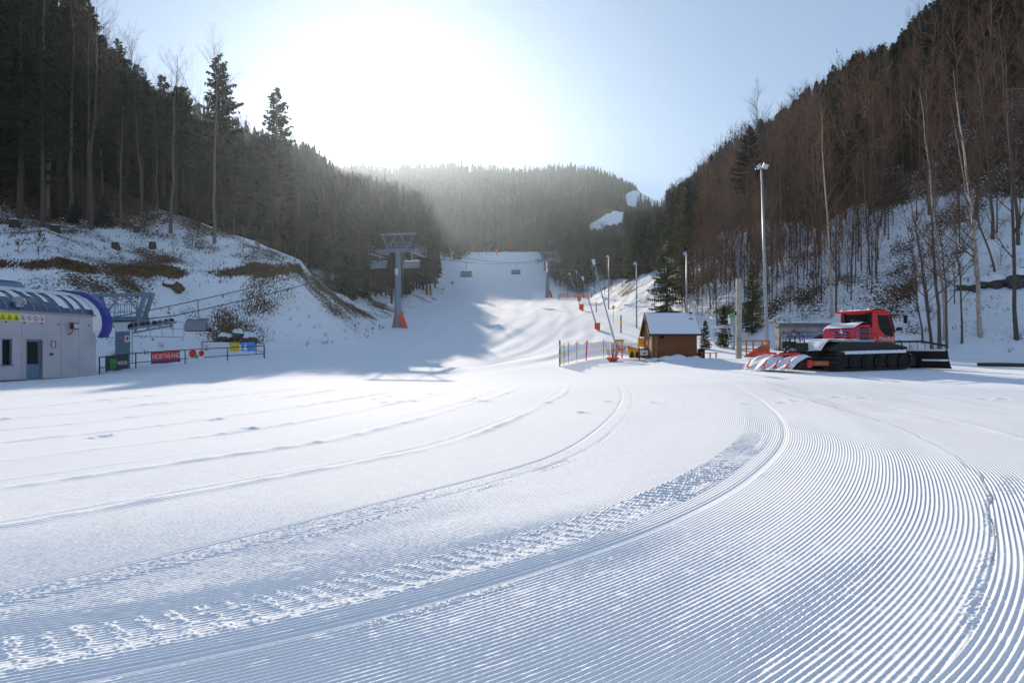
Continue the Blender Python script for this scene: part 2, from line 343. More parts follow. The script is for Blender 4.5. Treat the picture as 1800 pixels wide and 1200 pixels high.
# ------------------------------------------------------------------ mesh builder
class MB:
    def __init__(s): s.v = []; s.f = []; s.m = []; s.uv = None
    def add(s, V, Fs, m=0):
        n = len(s.v); s.v += [tuple(q) for q in V]; s.f += [tuple(i+n for i in f) for f in Fs]; s.m += [m]*len(Fs); return s
    def box(s, c, d, m=0, rot=None, bev=0):
        x, y, z = d[0]/2, d[1]/2, d[2]/2; c = Vector(c)
        V = [Vector((i, j, k)) for i in (-x, x) for j in (-y, y) for k in (-z, z)]
        if rot is not None: V = [rot @ q for q in V]
        s.add([c+q for q in V], [(0,1,3,2),(4,6,7,5),(0,4,5,1),(2,3,7,6),(0,2,6,4),(1,5,7,3)], m); return s
    def tube(s, pts, rad, n=8, m=0, cap=True):
        P = [Vector(p) for p in pts]; rad = rad if isinstance(rad, (list, tuple)) else [rad]*len(P)
        V = []; Fs = []; pu = None
        for i, p in enumerate(P):
            t = (P[min(i+1, len(P)-1)]-P[max(i-1, 0)]); t = t.normalized() if t.length > 1e-9 else Vector((0, 0, 1))
            if pu is None: pu = t.orthogonal().normalized()
            else:
                pu = pu-t*pu.dot(t); pu = pu.normalized() if pu.length > 1e-6 else t.orthogonal().normalized()
            w_ = t.cross(pu)
            for k in range(n):
                a = 2*math.pi*k/n; V.append(p+(pu*math.cos(a)+w_*math.sin(a))*rad[i])
        for i in range(len(P)-1):
            for k in range(n): Fs.append((i*n+k, i*n+(k+1) % n, (i+1)*n+(k+1) % n, (i+1)*n+k))
        if cap: Fs += [tuple(range(n))[::-1], tuple((len(P)-1)*n+k for k in range(n))]
        s.add(V, Fs, m); return s
    def prism(s, outl, a, b, axis='y', m=0):
        """outline in a plane (x,z for axis y; y,z for axis x; x,y for axis z) extruded from a to b"""
        def P(q, w_): return (q[0], w_, q[1]) if axis == 'y' else ((w_, q[0], q[1]) if axis == 'x' else (q[0], q[1], w_))
        n = len(outl); V = [P(q, a) for q in outl]+[P(q, b) for q in outl]
        s.add(V, [tuple(range(n))[::-1], tuple(range(n, 2*n))]+[(i, (i+1) % n, n+(i+1) % n, n+i) for i in range(n)], m); return s
    def sheet(s, fn, nu, nv, m=0):
        V = [fn(i/nu, j/nv) for i in range(nu+1) for j in range(nv+1)]
        s.add(V, [(i*(nv+1)+j, (i+1)*(nv+1)+j, (i+1)*(nv+1)+j+1, i*(nv+1)+j+1) for i in range(nu) for j in range(nv)], m); return s
    def lathe(s, prof, c=(0, 0, 0), n=16, m=0):
        V = []; c = Vector(c)
        for r, z in prof:
            for k in range(n): a = 2*math.pi*k/n; V.append(c+Vector((r*math.cos(a), r*math.sin(a), z)))
        s.add(V, [(i*n+k, i*n+(k+1) % n, (i+1)*n+(k+1) % n, (i+1)*n+k) for i in range(len(prof)-1) for k in range(n)], m); return s
    def mesh(s, name, mats, smooth=False):
        me = bpy.data.meshes.new(name); me.from_pydata(s.v, [], s.f)
        mats = mats if isinstance(mats, (list, tuple)) else [mats]
        for q in mats: me.materials.append(M[q] if isinstance(q, str) else q)
        if len(mats) > 1: me.polygons.foreach_set('material_index', s.m)
        if smooth: me.polygons.foreach_set('use_smooth', [True]*len(s.f))
        me.update(); return me
    def build(s, name, mats, parent=None, smooth=False, bevel=0):
        o = bpy.data.objects.new(name, s.mesh(name, mats, smooth)); COL.objects.link(o); o.parent = parent
        if bevel:
            b = o.modifiers.new('bevel', 'BEVEL'); b.width = bevel; b.segments = 2; b.limit_method = 'ANGLE'
        return o
def tag(o, label, cat, group=None, kind=None):
    if label: o['label'] = label
    if cat: o['category'] = cat
    if group: o['group'] = group
    if kind: o['kind'] = kind
    return o
def thing(name, label, cat, loc=(0, 0, 0), rz=0, group=None):
    o = bpy.data.objects.new(name, None); COL.objects.link(o); o.location = loc; o.rotation_euler = (0, 0, rz); o.empty_display_size = .3
    return tag(o, label, cat, group)
def dup(root, loc=None, rot=None, label=None, scale=None, group=None):
    r = root.copy(); COL.objects.link(r)
    if loc is not None: r.location = loc
    if rot is not None: r.rotation_euler = rot
    if scale is not None: r.scale = scale
    if label: r['label'] = label
    if group: r['group'] = group
    def rec(a, b):
        for ch in list(a.children):
            c = ch.copy(); COL.objects.link(c); c.parent = b; rec(ch, c)
    rec(root, r); return r
def text(body, size, name, m, parent, loc, rot, depth=.006, shear=0, sx=1):
    cu = bpy.data.curves.new('t', 'FONT'); cu.body = body; cu.size = size; cu.extrude = depth; cu.align_x = 'CENTER'; cu.align_y = 'CENTER'; cu.shear = shear
    t = bpy.data.objects.new('t', cu); COL.objects.link(t)
    dg = bpy.context.evaluated_depsgraph_get(); me = bpy.data.meshes.new_from_object(t.evaluated_get(dg)); me.name = name
    bpy.data.objects.remove(t); me.materials.clear(); me.materials.append(M[m])
    o = bpy.data.objects.new(name, me); COL.objects.link(o); o.parent = parent; o.location = loc; o.rotation_euler = rot; o.scale = (sx, 1, 1)
    return o
def mats_():
    M['snow'] = snow_mat('snow_litter_shade', True); M['groomed'] = snow_mat('groomed_snow', False)
    M['cap'] = mat('settled_snow', SNOW, .6, 0, .02, 5, .02, 12)
    M['bark'] = mat('bark', (.07, .052, .04), .9, 0, .3, 9, .02, 25, rnd=.35)
    M['bark2'] = mat('grey_bark', (.13, .10, .08), .9, 0, .3, 7, .02, 25, rnd=.35)
    M['twig'] = mat('twigs', (.16, .088, .052), .85, 0, .35, 1.2, rnd=.4)
    M['twigg'] = mat('dark_twigs', (.055, .04, .032), .85, 0, .3, 1.2, rnd=.3)
    M['needle'] = mat('spruce_needles', (.018, .029, .014), .8, 0, .4, 1.4, rnd=.35)
    M['needle2'] = mat('olive_needles', (.065, .085, .022), .8, 0, .4, 1.4, rnd=.35)
    M['bubble'] = mat('silver_grey_hood', (.22, .24, .27), .35, .2, .1, 5)
    M['farn'] = mat('far_needles', (.018, .028, .022), .9, 0, .5, .08)
    M['farb'] = mat('far_bare_wood', (.055, .042, .040), .9, 0, .5, .08)
    M['leaf'] = mat('dry_leaves', (.13, .055, .025), .8, 0, .35, 2, rnd=.3)
    M['wood'] = mat('brown_boards', (.23, .078, .026), .7, 0, .2, 3)
    M['woodl'] = mat('weathered_wood', (.26, .15, .08), .8, 0, .2, 5)
    M['dark'] = mat('dark_timber', (.045, .028, .02), .8, 0, .25, 6)
    M['steel'] = mat('galvanised_steel', (.34, .36, .38), .45, .6, .1, 4)
    M['blsteel'] = mat('blue_grey_steel', (.16, .24, .33), .5, .3, .12, 3)
    M['black'] = mat('black_paint', (.018, .018, .02), .5, .0, .2, 8)
    M['rubber'] = mat('rubber', (.02, .019, .018), .85, 0, .25, 10)
    M['red'] = mat('red_paint', (.7, .008, .012), .3, 0, .06, 2, spec=.5)
    M['redm'] = mat('red_pad', (.75, .09, .03), .7, 0, .12, 5)
    M['orange'] = mat('orange_plastic', (.85, .2, .02), .5, 0, .1, 5)
    M['yellow'] = mat('yellow_plastic', (.8, .48, .03), .55, 0, .1, 6)
    M['bluen'] = mat('blue_net', (.08, .3, .72), .7, 0, .12, 8)
    M['purple'] = mat('purple_plastic', (.35, .08, .4), .6, 0, .1, 8)
    M['white'] = mat('white_paint', (.78, .78, .78), .5, 0, .06, 5)
    M['wall'] = mat('pale_render', (.50, .47, .50), .8, 0, .16, .7, .004, 40)
    M['conc'] = mat('stained_concrete', (.36, .33, .30), .9, 0, .45, 1.1, .02, 10)
    M['concd'] = mat('dark_concrete', (.16, .14, .13), .9, 0, .35, 2.2, .02, 10)
    M['glass'] = mat('dark_glass', (.008, .012, .013), .3, 0, .1, 3, spec=.12)
    M['vault'] = mat('smoked_blue_glazing', (.025, .05, .13), .12, 0, .25, .8, spec=.8)
    M['bluep'] = mat('blue_paint', (.02, .03, .27), .4, 0, .1, 2, spec=.5)
    M['sign'] = mat('yellow_sign', (.8, .75, .03), .6, 0, .04, 4)
    M['green'] = mat('green_paint', (.05, .45, .08), .6, 0, .1, 5)
    M['earth'] = mat('bare_earth', (.11, .065, .035), .95, 0, .45, 1.5, .08, 6)
    M['lens'] = mat('lamp_lens', (.6, .63, .66), .2, .1, .05, 8, spec=.8)
    M['net'] = mat('orange_netting', (.75, .13, .05), .7, 0, .1, 8)
# ------------------------------------------------------------------ trees
class QB:
    """fast buffer of quads"""
    def __init__(s): s.V = []; s.n = 0; s.Q = []
    def quads(s, A): A = np.asarray(A, float); k = len(A); s.V.append(A.reshape(-1, 3)); s.Q.append(np.arange(k*4).reshape(-1, 4)+s.n); s.n += 4*k
    def raw(s, V, Q): s.V.append(V); s.Q.append(np.asarray(Q)+s.n); s.n += len(V)
    def arrays(s): return np.vstack(s.V), np.vstack(s.Q)
def mesh_np(name, V, Q, mats, mi=None):
    me = bpy.data.meshes.new(name); me.vertices.add(len(V)); me.vertices.foreach_set('co', V.astype(np.float32).ravel())
    me.loops.add(Q.size); me.loops.foreach_set('vertex_index', Q.ravel().astype(np.int32)); me.polygons.add(len(Q))
    me.polygons.foreach_set('loop_start', np.arange(0, Q.size, 4, dtype=np.int32))
    for q in mats: me.materials.append(M[q])
    if mi is not None: me.polygons.foreach_set('material_index', np.asarray(mi, np.int32))
    me.update(); return me
def qtube(q, P, rad, n=3):
    P = np.asarray(P, float); T = np.gradient(P, axis=0); T /= np.linalg.norm(T, axis=1)[:, None]+1e-9
    ref = np.array([1., 0, 0]) if abs(T[0][0]) < .8 else np.array([0, 1., 0])
    U = np.cross(T, ref); U /= np.linalg.norm(U, axis=1)[:, None]+1e-9; W = np.cross(T, U)
    a = np.arange(n)*2*np.pi/n
    V = P[:, None]+(U[:, None]*np.cos(a)[None, :, None]+W[:, None]*np.sin(a)[None, :, None])*np.asarray(rad)[:, None, None]
    k = len(P); i = np.arange(k-1)[:, None]*n; j = np.arange(n)[None]; jn = (j+1) % n
    q.raw(V.reshape(-1, 3), np.stack([i+j, i+jn, i+n+jn, i+n+j], -1).reshape(-1, 4))
def spruce(seed, Ht, Rad, c0, dens=1., ragged=.3, snow=False):
    r = np.random.RandomState(seed); tr = QB(); cr = QB()
    zz = np.linspace(-.6, Ht, 12); P = np.stack([np.sin(zz*.3+seed)*.05, np.cos(zz*.23+seed)*.05, zz], -1)
    qtube(tr, P, (.012*Ht+.05)*np.clip(1-zz/Ht, .03, 1)**.8, 7)
    z = c0*Ht
    while z < Ht-.15:
        t = (z-c0*Ht)/(Ht*(1-c0)); prof = (1-t)**.72*(.55+.45*min(1, t*6+.15))
        nb = int(round((5+2*r.rand())*dens)) if t < .92 else 4
        for k in range(nb):
            L = Rad*prof*(1-ragged+ragged*1.6*r.rand())+.12; a = r.rand()*6.283; zb = z+r.uniform(-.25, .25)
            dr = (-.42+.75*t)+r.uniform(-.12, .12)
            s = np.linspace(0, 1, 4); ca, sa = math.cos(a), math.sin(a)
            zz = zb+L*(dr*s+.22*s*s); B = np.stack([ca*L*s, sa*L*s, zz], -1)
            if L > .9: qtube(cr, B[[0, 2, 3]], [.03, .015, .006], 3)
            m = max(3, int(L/.26)); ss = (np.arange(m)+r.rand(m))/m
            ss = ss[ss > .12]; m = len(ss)
            if not m: continue
            base = np.stack([ca*L*ss, sa*L*ss, zb+L*(dr*ss+.22*ss*ss)], -1)
            for sd in (-1, 1):
                wl = (.28+.42*(1-ss)*min(L, 3)/2.2)*(.7+.6*r.rand(m)); ang = a+sd*(.75+.5*r.rand(m))
                d = np.stack([np.cos(ang), np.sin(ang), -.25-.35*r.rand(m)], -1)*wl[:, None]
                wv = np.stack([np.full(m, ca), np.full(m, sa), -.15+.3*r.rand(m)], -1)*(.10+.10*r.rand(m))[:, None]
                cr.quads(np.stack([base-wv*.4, base+d*.55-wv*1.1, base+d, base+d*.5+wv*1.1], 1))
            m2 = m; hang = np.stack([ca*.05*r.randn(m2), sa*.05*r.randn(m2), -(.18+.3*r.rand(m2))], -1)
            wv = np.stack([np.full(m2, ca), np.full(m2, sa), np.zeros(m2)], -1)*.13
            cr.quads(np.stack([base-wv, base+hang-wv*.3, base+hang+wv*.5, base+wv], 1))
        z += (.42+.12*r.rand())*(1 if Ht > 12 else .7)
    return tr.arrays(), cr.arrays()
def bare(seed, Ht, spread=.32, nb=16, twig=1., lean=(0, 0), rad=.0105, fork=.28, leaf=0):
    r = np.random.RandomState(seed); tr = QB(); cr = QB(); lf = QB()
    n = 11; t = np.linspace(0, 1, n); wig = Ht*.007
    px = np.cumsum(r.randn(n))*wig*.6; py = np.cumsum(r.randn(n))*wig*.6; px -= px[0]; py -= py[0]
    P = np.stack([px+lean[0]*t**1.3*Ht, py+lean[1]*t**1.3*Ht, t*Ht], -1); P[0, 2] = -.5
    rd = Ht*rad*np.clip(1-t, .04, 1)**.75; rd[0] *= 1.25
    qtube(tr, P, rd, 7)
    def limb(p, d, L, r0, lev):
        k = 5 if lev < 2 else 3; s = np.linspace(0, 1, k)[:, None]
        d = d/np.linalg.norm(d); up = np.array([0, 0, 1.])
        c = r.randn(3)*.16
        Q = p+d*L*s+(up*.28+c)*L*s*s
        qtube(cr, Q, r0*np.linspace(1, .25, k), 4 if lev == 0 else 3)
        if lev >= 2: 
            if leaf and r.rand() < leaf:
                m = 5; b = Q[-1]-(Q[-1]-Q[0])*r.rand(m)[:, None]*.8; a1 = r.randn(m, 3)*.055; a2 = r.randn(m, 3)*.045
                lf.quads(np.stack([b, b+a1, b+a1+a2, b+a2], 1))
            return
        m = int((7 if lev == 0 else 5)*twig+r.rand())
        for i in range(m):
            f = .2+.78*(i+r.rand())/m; q = p+d*L*f+(up*.28+c)*L*f*f
            tg = d+(up*.28+c)*2*f; tg /= np.linalg.norm(tg)
            e = np.cross(tg, r.randn(3)); e /= np.linalg.norm(e)+1e-9
            limb(q, tg*.75+e*.62+up*.12, L*(.52-.18*f)*(.7+.6*r.rand()), max(r0*(1-f)*.55, .006), lev+1)
    for i in range(nb):
        f = fork+(.97-fork)*(i+r.rand())/nb; p = np.array([np.interp(f, t, P[:, j]) for j in range(3)]); a = r.rand()*6.283
        up_ = .75+.7*f; L = Ht*spread*(1.15-f*.8)*(.6+.6*r.rand())
        limb(p, np.array([math.cos(a), math.sin(a), up_]), L, Ht*rad*(1-f)**.8*.5+.008, 0)
    return tr.arrays(), cr.arrays(), (lf.arrays() if leaf and lf.n else None)
def tree_proto(name, tr, cr, mt, mc, lf=None):
    root = thing(name, 'x', 'tree'); a = bpy.data.objects.new('trunk', mesh_np('trunk', *tr, [mt])); COL.objects.link(a); a.parent = root
    if lf is not None:
        V = np.vstack([cr[0], lf[0]]); Q = np.vstack([cr[1], lf[1]+len(cr[0])]); mi = [0]*len(cr[1])+[1]*len(lf[1])
        b = bpy.data.objects.new('crown', mesh_np('crown', V, Q, [mc, 'leaf'], mi))
    else: b = bpy.data.objects.new('crown', mesh_np('crown', *cr, [mc]))
    COL.objects.link(b); b.parent = root
    return root
# ------------------------------------------------------------------ woods
def low_spruce(r, Ht, Rad, layers=7, k=7, c0=.15):
    """small conifer for the distance: rings of ragged drooping blades, upright trunk"""
    A = []
    zz = c0+(.95-c0)*(np.arange(layers)+.3*r.rand(layers))/layers
    for z in zz:
        L = Rad*((1-z)**.8)*(.7+.6*r.rand(k))+.1; a = r.rand()*6.28+np.arange(k)*6.283/k+.5*r.rand(k)
        h = Ht/layers*1.15*(.8+.5*r.rand(k)); c, s_ = np.cos(a), np.sin(a); wd = L*.42+.1
        top = np.stack([c*0, s_*0, np.full(k, z*Ht)+h*.55], -1); tip = np.stack([c*L, s_*L, z*Ht-h*.45], -1)
        sd = np.stack([-s_*wd, c*wd, -h*.1], -1); mid = top*.45+tip*.55
        A.append(np.stack([top, mid+sd, tip, mid-sd], 1))
    w_ = .012*Ht+.03
    for a in (0, 2.1, 4.2):
        c, s_ = math.cos(a)*w_, math.sin(a)*w_
        A.append(np.array([[[c, s_, -.5], [-s_*.9, c*.9, -.5], [0, 0, Ht], [0.02, 0, Ht]]]))
    A.append(np.array([[[-.06*Rad, 0, .85*Ht], [0, .06*Rad, .85*Ht], [0, 0, Ht*1.03], [.02, 0, Ht*1.0]]]))
    return np.concatenate(A)
def low_bare(r, Ht, Rad, k=26):
    A = []
    w_ = .008*Ht+.02
    for a in (0, 2.1, 4.2):
        c, s_ = math.cos(a)*w_, math.sin(a)*w_
        A.append(np.array([[[c, s_, -.5], [-s_, c, -.5], [-s_*.15, c*.15, Ht], [c*.15, s_*.15, Ht]]]))
    f = .25+.7*r.rand(k); a = r.rand(k)*6.283; L = Rad*(1.25-f)*(.6+.7*r.rand(k)); p = np.stack([0*f, 0*f, f*Ht], -1)
    tip = p+np.stack([np.cos(a)*L, np.sin(a)*L, L*(1.1+r.rand(k))], -1); mid = p*.5+tip*.5+np.stack([np.cos(a)*L*.12, np.sin(a)*L*.12, -L*.15], -1)
    wd = np.stack([-np.sin(a), np.cos(a), a*0], -1)*(.014+.0022*Ht)
    A.append(np.stack([p-wd, mid-wd*.7, mid+wd*.7, p+wd], 1)); A.append(np.stack([mid-wd*.7, tip, tip+wd*.2, mid+wd*.7], 1))
    m = k*4; i = r.randint(0, k, m); g = r.rand(m)[:, None]; b = mid[i]*(1-g)+tip[i]*g
    d = np.stack([r.randn(m), r.randn(m), .6+1.2*r.rand(m)], -1)*(Rad*.22); w2 = np.stack([r.randn(m), r.randn(m), 0*r.rand(m)], -1)*(.010+.0012*Ht)
    A.append(np.stack([b-w2, b+d, b+d+w2*.3, b+w2], 1))
    return np.concatenate(A)
def stuff(name, A, mats, mi, label, cat):
    A = np.concatenate(A); me = mesh_np(name, A.reshape(-1, 3), np.arange(len(A)*4).reshape(-1, 4), mats, mi)
    o = bpy.data.objects.new(name, me); COL.objects.link(o); return tag(o, label, cat, kind='stuff')
def scatter(x0, x1, y0, y1, d, seed):
    r = np.random.RandomState(seed); gx, gy = np.meshgrid(np.arange(x0, x1, d), np.arange(y0, y1, d))
    return (gx+r.uniform(-.46, .46, gx.shape)*d).ravel(), (gy+r.uniform(-.46, .46, gx.shape)*d).ravel()
SPR, TALL, OLV, BAR, BARL, SHR = [], [], [], [], [], []
def protos():
    for k, (h, rr, c0, dn, rg) in enumerate([(23, 4.1, .30, 1.25, .35), (20, 3.5, .2, 1.25, .4), (25, 4.0, .42, 1.15, .4), (17, 3.2, .1, 1.2, .35)]):
        SPR.append(tree_proto('spruce', *spruce(10+k, h, rr, c0, dn, rg), 'bark', 'needle'))
    for k, (h, rr) in enumerate([(15, 2.9), (12, 2.6)]):
        OLV.append(tree_proto('spruce', *spruce(30+k, h, rr, .06, 1.25, .35), 'bark', 'needle2'))
    for k in range(2):
        t, c, l = bare(50+k, 24, .28, 22, 1.1, (.02*(k-1), .01), .0085, .42); TALL.append(tree_proto('beech_tree', t, c, 'bark2', 'twigg'))
    for k in range(6):
        t, c, l = bare(60+k, 14+k % 3, .26, 18, 1.1, ((-.05, .02, -.1, .04, -.03, -.07)[k], .02), .0075, .22); BAR.append(tree_proto('bare_tree', t, c, 'bark2', 'twig'))
    for k in range(2):
        t, c, l = bare(70+k, 9+2*k, .30, 15, 1.0, (-.04, 0), .008, .15, leaf=.35); BARL.append(tree_proto('bare_tree', t, c, 'bark2', 'twig', l))
    for k in range(3):
        t, c, l = bare(80+k, 2.6, .42, 11, .8, (0, 0), .009, .02, leaf=.3 if k == 2 else 0)
        SHR.append(tree_proto('shrub', t, c, 'bark', 'twig', l))
USED = set()
def put(proto, x, y, s, label, cat, group=None, rz=None, z=None, tilt=(0, 0), rng=random.Random(3)):
    rz = rng.random()*6.283 if rz is None else rz
    loc = (x, y, gz(x, y) if z is None else z); sc = (s*rng.uniform(.92, 1.08), s*rng.uniform(.92, 1.08), s)
    if proto.name not in USED:
        USED.add(proto.name); proto.location = loc; proto.rotation_euler = (tilt[0], tilt[1], rz); proto.scale = sc
        proto['label'] = label; proto['category'] = cat
        if group: proto['group'] = group
        return proto
    r = dup(proto, loc, (tilt[0], tilt[1], rz), label, sc); r['category'] = cat
    if group: r['group'] = group
    elif 'group' in r: del r['group']
    return r
SKYL = ([-200,0,150,170,200,240,270,330,360,420,460,520,545,570,600,650,700,800,850], [-260,-160,-40,10,55,105,150,140,152,182,196,212,238,262,292,298,296,292,300])
SKYR = ([900,1100,1130,1150,1200,1225,1260,1290,1330,1370,1400,1450,1480,1540,1570,1600,1625,1700,1900], [300,352,350,340,315,290,250,226,205,190,152,130,97,72,72,30,0,-60,-200])
def capz(T, x, y, px):
    if T is SKYR and 1030 < px < 1172 and y > 120: return EYE+(HY-(408 if px < 1098 else 368))/F*y
    return EYE+(HY-np.interp(px, *T))/F*y      # how high a crown may stand and still leave the skyline where it is
SHB = [(-60,0),(-30,8),(-19,26.7),(-22.4,40),(-20,48),(-15.8,54),(-10,57),(-6,60),(-4,70),(-1.5,92),(4,125)]
def shade_cap(x, y, z):
    """how high a tree may stand before its shadow would cross the edge of the shaded snow"""
    t = np.arange(0, 260, .5); px_, py_ = x+.171*t, y-t; yb = np.interp(px_, [q[0] for q in sorted(SHB)], [q[1] for q in sorted(SHB)])
    k = np.nonzero(py_ < yb)[0]
    return 999 if not len(k) else gz(px_[k[0]], py_[k[0]])+.306*t[k[0]]+4.5
HS = {}
def woods():
    protos(); rng = random.Random(11); rs = np.random.RandomState(12)
    # ---- trees one can single out
    for px, py, k, s, lab in [(85,383,0,1.04,'tall pale-trunked beech, first big trunk at the left end of the forest edge'),
                         (125,385,1,1.02,'tall pale-trunked beech between two others at the left forest edge'),
                         (160,404,0,.98,'tall slightly leaning beech standing furthest out on the snow at the left forest edge'),
                         (212,392,1,.62,'thin grey trunk just right of the three tall pale beeches'),
                         (377,428,1,.9,'long bare trunk under the pointed spruce above the snowy bank'),
                         (300,410,0,.8,'lone slim trunk in the dark gap in the middle of the left forest edge')]:
        p = hit(px, py, 52); put(TALL[k], p.x, p.y, s, lab, 'tree', z=p.z, rz=rng.random()*6)
    def by_top(proto, px, pyb, pyt, h0, lab, y0=52, cat='tree', Y=None):
        p = hit(px, pyb, y0)
        if Y: x = (px-CX)/F*Y; p = Vector((x, Y, gz(x, Y)))
        top = EYE+(HY-pyt)/F*p.y; put(proto, p.x, p.y, (top-p.z)/h0, lab, cat, z=p.z)
    by_top(SPR[0], 385, 400, 93, 23, 'pointed spruce rising alone above the middle of the left forest', Y=100)
    by_top(SPR[3], 486, 400, 152, 17, 'spruce with a layered pale crown near the sun end of the left forest', Y=128)
    by_top(SPR[1], 143, 400, -6, 20, 'tallest spruce breaking the skyline behind the pale beech trunks', Y=92)
    by_top(SPR[2], 62, 400, -20, 25, 'ragged spruce at the top left, left of the tallest spruce', Y=88)
    by_top(SPR[1], 8, 400, -10, 20, 'spruce cut by the left edge of the view', Y=84)
    by_top(SPR[3], 285, 400, 130, 17, 'short pointed spruce top left of the lone pointed spruce', Y=112)
    by_top(TALL[0], 215, 395, 62, 24, 'bare fan-shaped crown against the sky right of the tallest spruce', Y=98)
    by_top(TALL[1], 183, 395, 40, 24, 'bare broadleaf crown against the sky beside the tallest spruce', Y=103)
    by_top(OLV[0], 1172, 560, 378, 15, 'big olive spruce with a full skirt behind the wooden hut', Y=86)
    by_top(OLV[1], 1200, 560, 420, 12, 'smaller olive spruce hard against the big one behind the hut', Y=92)
    by_top(OLV[0], 1322, 600, 462, 15, 'slim olive spruce between the concrete post and the tall lamp pole', Y=66)
    by_top(OLV[1], 1272, 600, 535, 12, 'low olive spruce right of the hut roof', Y=62)
    by_top(OLV[1], 1240, 600, 562, 12, 'smallest olive spruce close to the right side of the hut', Y=60)
    by_top(TALL[1], 1332, 340, 150, 24, 'bare round-crowned tree on the skyline of the right hill', Y=215)
    by_top(SPR[3], 1076, 520, 396, 17, 'dark spruce between the far piste and the snow lances', Y=215)
    by_top(SPR[1], 1098, 520, 405, 20, 'dark spruce right behind the leaning snow lance', Y=205)
    # foreground trees on the right bank, each with its own bend
    for k, (bx, by, tx, ty, rad, nb, m, lab) in enumerate([
        (1660,598,1618,150,.0062,16,'birch','slim pale birch curving left, left of the thick birch'),
        (1725,592,1690,120,.0085,18,'birch','thickest pale birch on the right bank, standing right of the trunk cluster'),
        (1640,617,1598,300,.0085,13,'bark','left stem of the dark trunk cluster behind the blade'),
        (1652,617,1630,240,.0085,13,'bark','middle and tallest stem of the dark trunk cluster behind the blade'),
        (1664,617,1650,330,.008,12,'bark','right stem of the dark trunk cluster behind the blade'),
        (1691,604,1676,330,.0072,13,'bark','thin dark tree between the trunk cluster and the thick birch'),
        (1788,597,1782,60,.0066,16,'bark','straight dark tree by the right edge of the view'),
        (1622,603,1590,360,.0072,12,'bark','thin wavy sapling just right of the cab mirror'),
        (1636,592,1612,390,.0065,11,'bark','slender sapling behind the trunk cluster'),
        (1752,492,1630,230,.0075,16,'bark','dark tree leaning hard to the left from the rocky ledge'),
        (1716,497,1672,190,.007,16,'birch','pale tree leaning left above the rocky ledge'),
        (1745,420,1712,60,.0075,16,'bark','dark straight trunk high on the right slope above the ledge'),
        (1790,430,1770,30,.0075,16,'bark','dark trunk high at the right edge of the view'),
        (1462,560,1448,180,.006,18,'birch','tall pale many-stemmed tree above the concrete wall')]):
        p = hit(bx, by, 36); Ht = (by-ty)/F*p.y; lx = (tx-bx)/F*p.y/Ht
        t, c, l = bare(200+k, Ht, .2, nb, 1.0, (lx, .02), rad, .25, leaf=.12 if k in (2, 7, 10) else 0)
        o = tree_proto('birch_tree' if m == 'birch' else 'bare_tree', t, c, 'birchb' if m == 'birch' else 'bark2', 'twig', l)
        o.location = p; tag(o, lab, 'tree')
    # ---- the woods on both hills, nearest first
    xs, ys = scatter(-330, 20, 66, 400, 3.9, 5); z, u, v = Hfull(xs, ys); px = CX+F*xs/ys
    ok = (u > np.where(ys < 92, 19+3*vn(xs/7, ys/7, 9), np.interp(ys, [92, 106], [15, 3.5]))) & (px > -170) & (px < 830) & (u < 150)
    ok &= ~((px > 640) & (ys < 100))
    L = sorted(zip(ys[ok], xs[ok], z[ok], u[ok])); rest = []
    for p_, h_ in zip(SPR+OLV+TALL+BAR+BARL, [23, 20, 25, 17, 15, 12, 24, 24, 14, 15, 16, 14, 15, 16, 9, 11]): HS[p_.children[0].data.name] = h_
    def grow(pr, T, x, y, z_, lo, hi):
        room = capz(T, x, y, CX+F*x/y)-z_
        if T is SKYL and CX+F*x/y > 330: room = min(room, shade_cap(x, y, z_)-z_)
        h = min(rng.uniform(lo, hi), room*rng.uniform(.86, 1.0)); return max(h, 4.5)/HS[pr.children[0].data.name]
    nS = nB = 0
    for y, x, z_, u_ in L:
        b = rng.random() < (.16 if y < 120 else .28)
        if not b and nS < 185:
            nS += 1; pr = rng.choice(SPR[:3] if u_ < 40 else SPR); put(pr, x, y, grow(pr, SKYL, x, y, z_, 17, 26), 'dark spruce standing packed in the shaded forest on the left hillside', 'tree', 'spruces of the left forest', z=z_, rng=rng)
        elif b and nB < 42:
            nB += 1; pr = rng.choice(TALL); put(pr, x, y, grow(pr, SKYL, x, y, z_, 15, 22), 'bare grey broadleaf tree among the dark spruces of the left forest', 'tree', 'broadleaf trees of the left forest', z=z_, rng=rng)
        else: rest.append((x, y, z_, b, max(4, min(rng.uniform(18, 29), (min(capz(SKYL, x, y, CX+F*x/y), shade_cap(x, y, z_) if CX+F*x/y > 330 else 999)-z_)*rng.uniform(.85, 1)))))
    # right hill
    xs, ys = scatter(8, 330, 52, 400, 3.5, 6); z, u, v = Hfull(xs, ys); px = CX+F*xs/ys
    near_ok = v > np.where(px < 1540, np.interp(ys, [55, 62, 80, 110, 150], [9, 4, 2, 8, 3]), np.interp(ys, [50, 70, 100, 150], [15, 7, 4, 3]))+2*vn(xs/5, ys/5, 19)
    far_ok = (ys > 175) & (xs > np.interp(ys, [170, 200, 380], [22, 13.5, 13.5]))
    ok = (near_ok | far_ok) & (px < 1960) & (v < 150) & (px > 900)
    ok &= ~((px > 1028) & (px < 1060) & (ys < 330) & (rs.rand(len(xs)) < .8))
    ok &= ~((px < 1140) & (ys < 128)); ok &= ~((px > 1560) & (v < 8) & (ys < 80))
    ok &= rs.rand(len(xs)) < np.where((px > 1560) & (v < 17) & (ys < 95), .35, 1)
    nS = nB = nO = 0
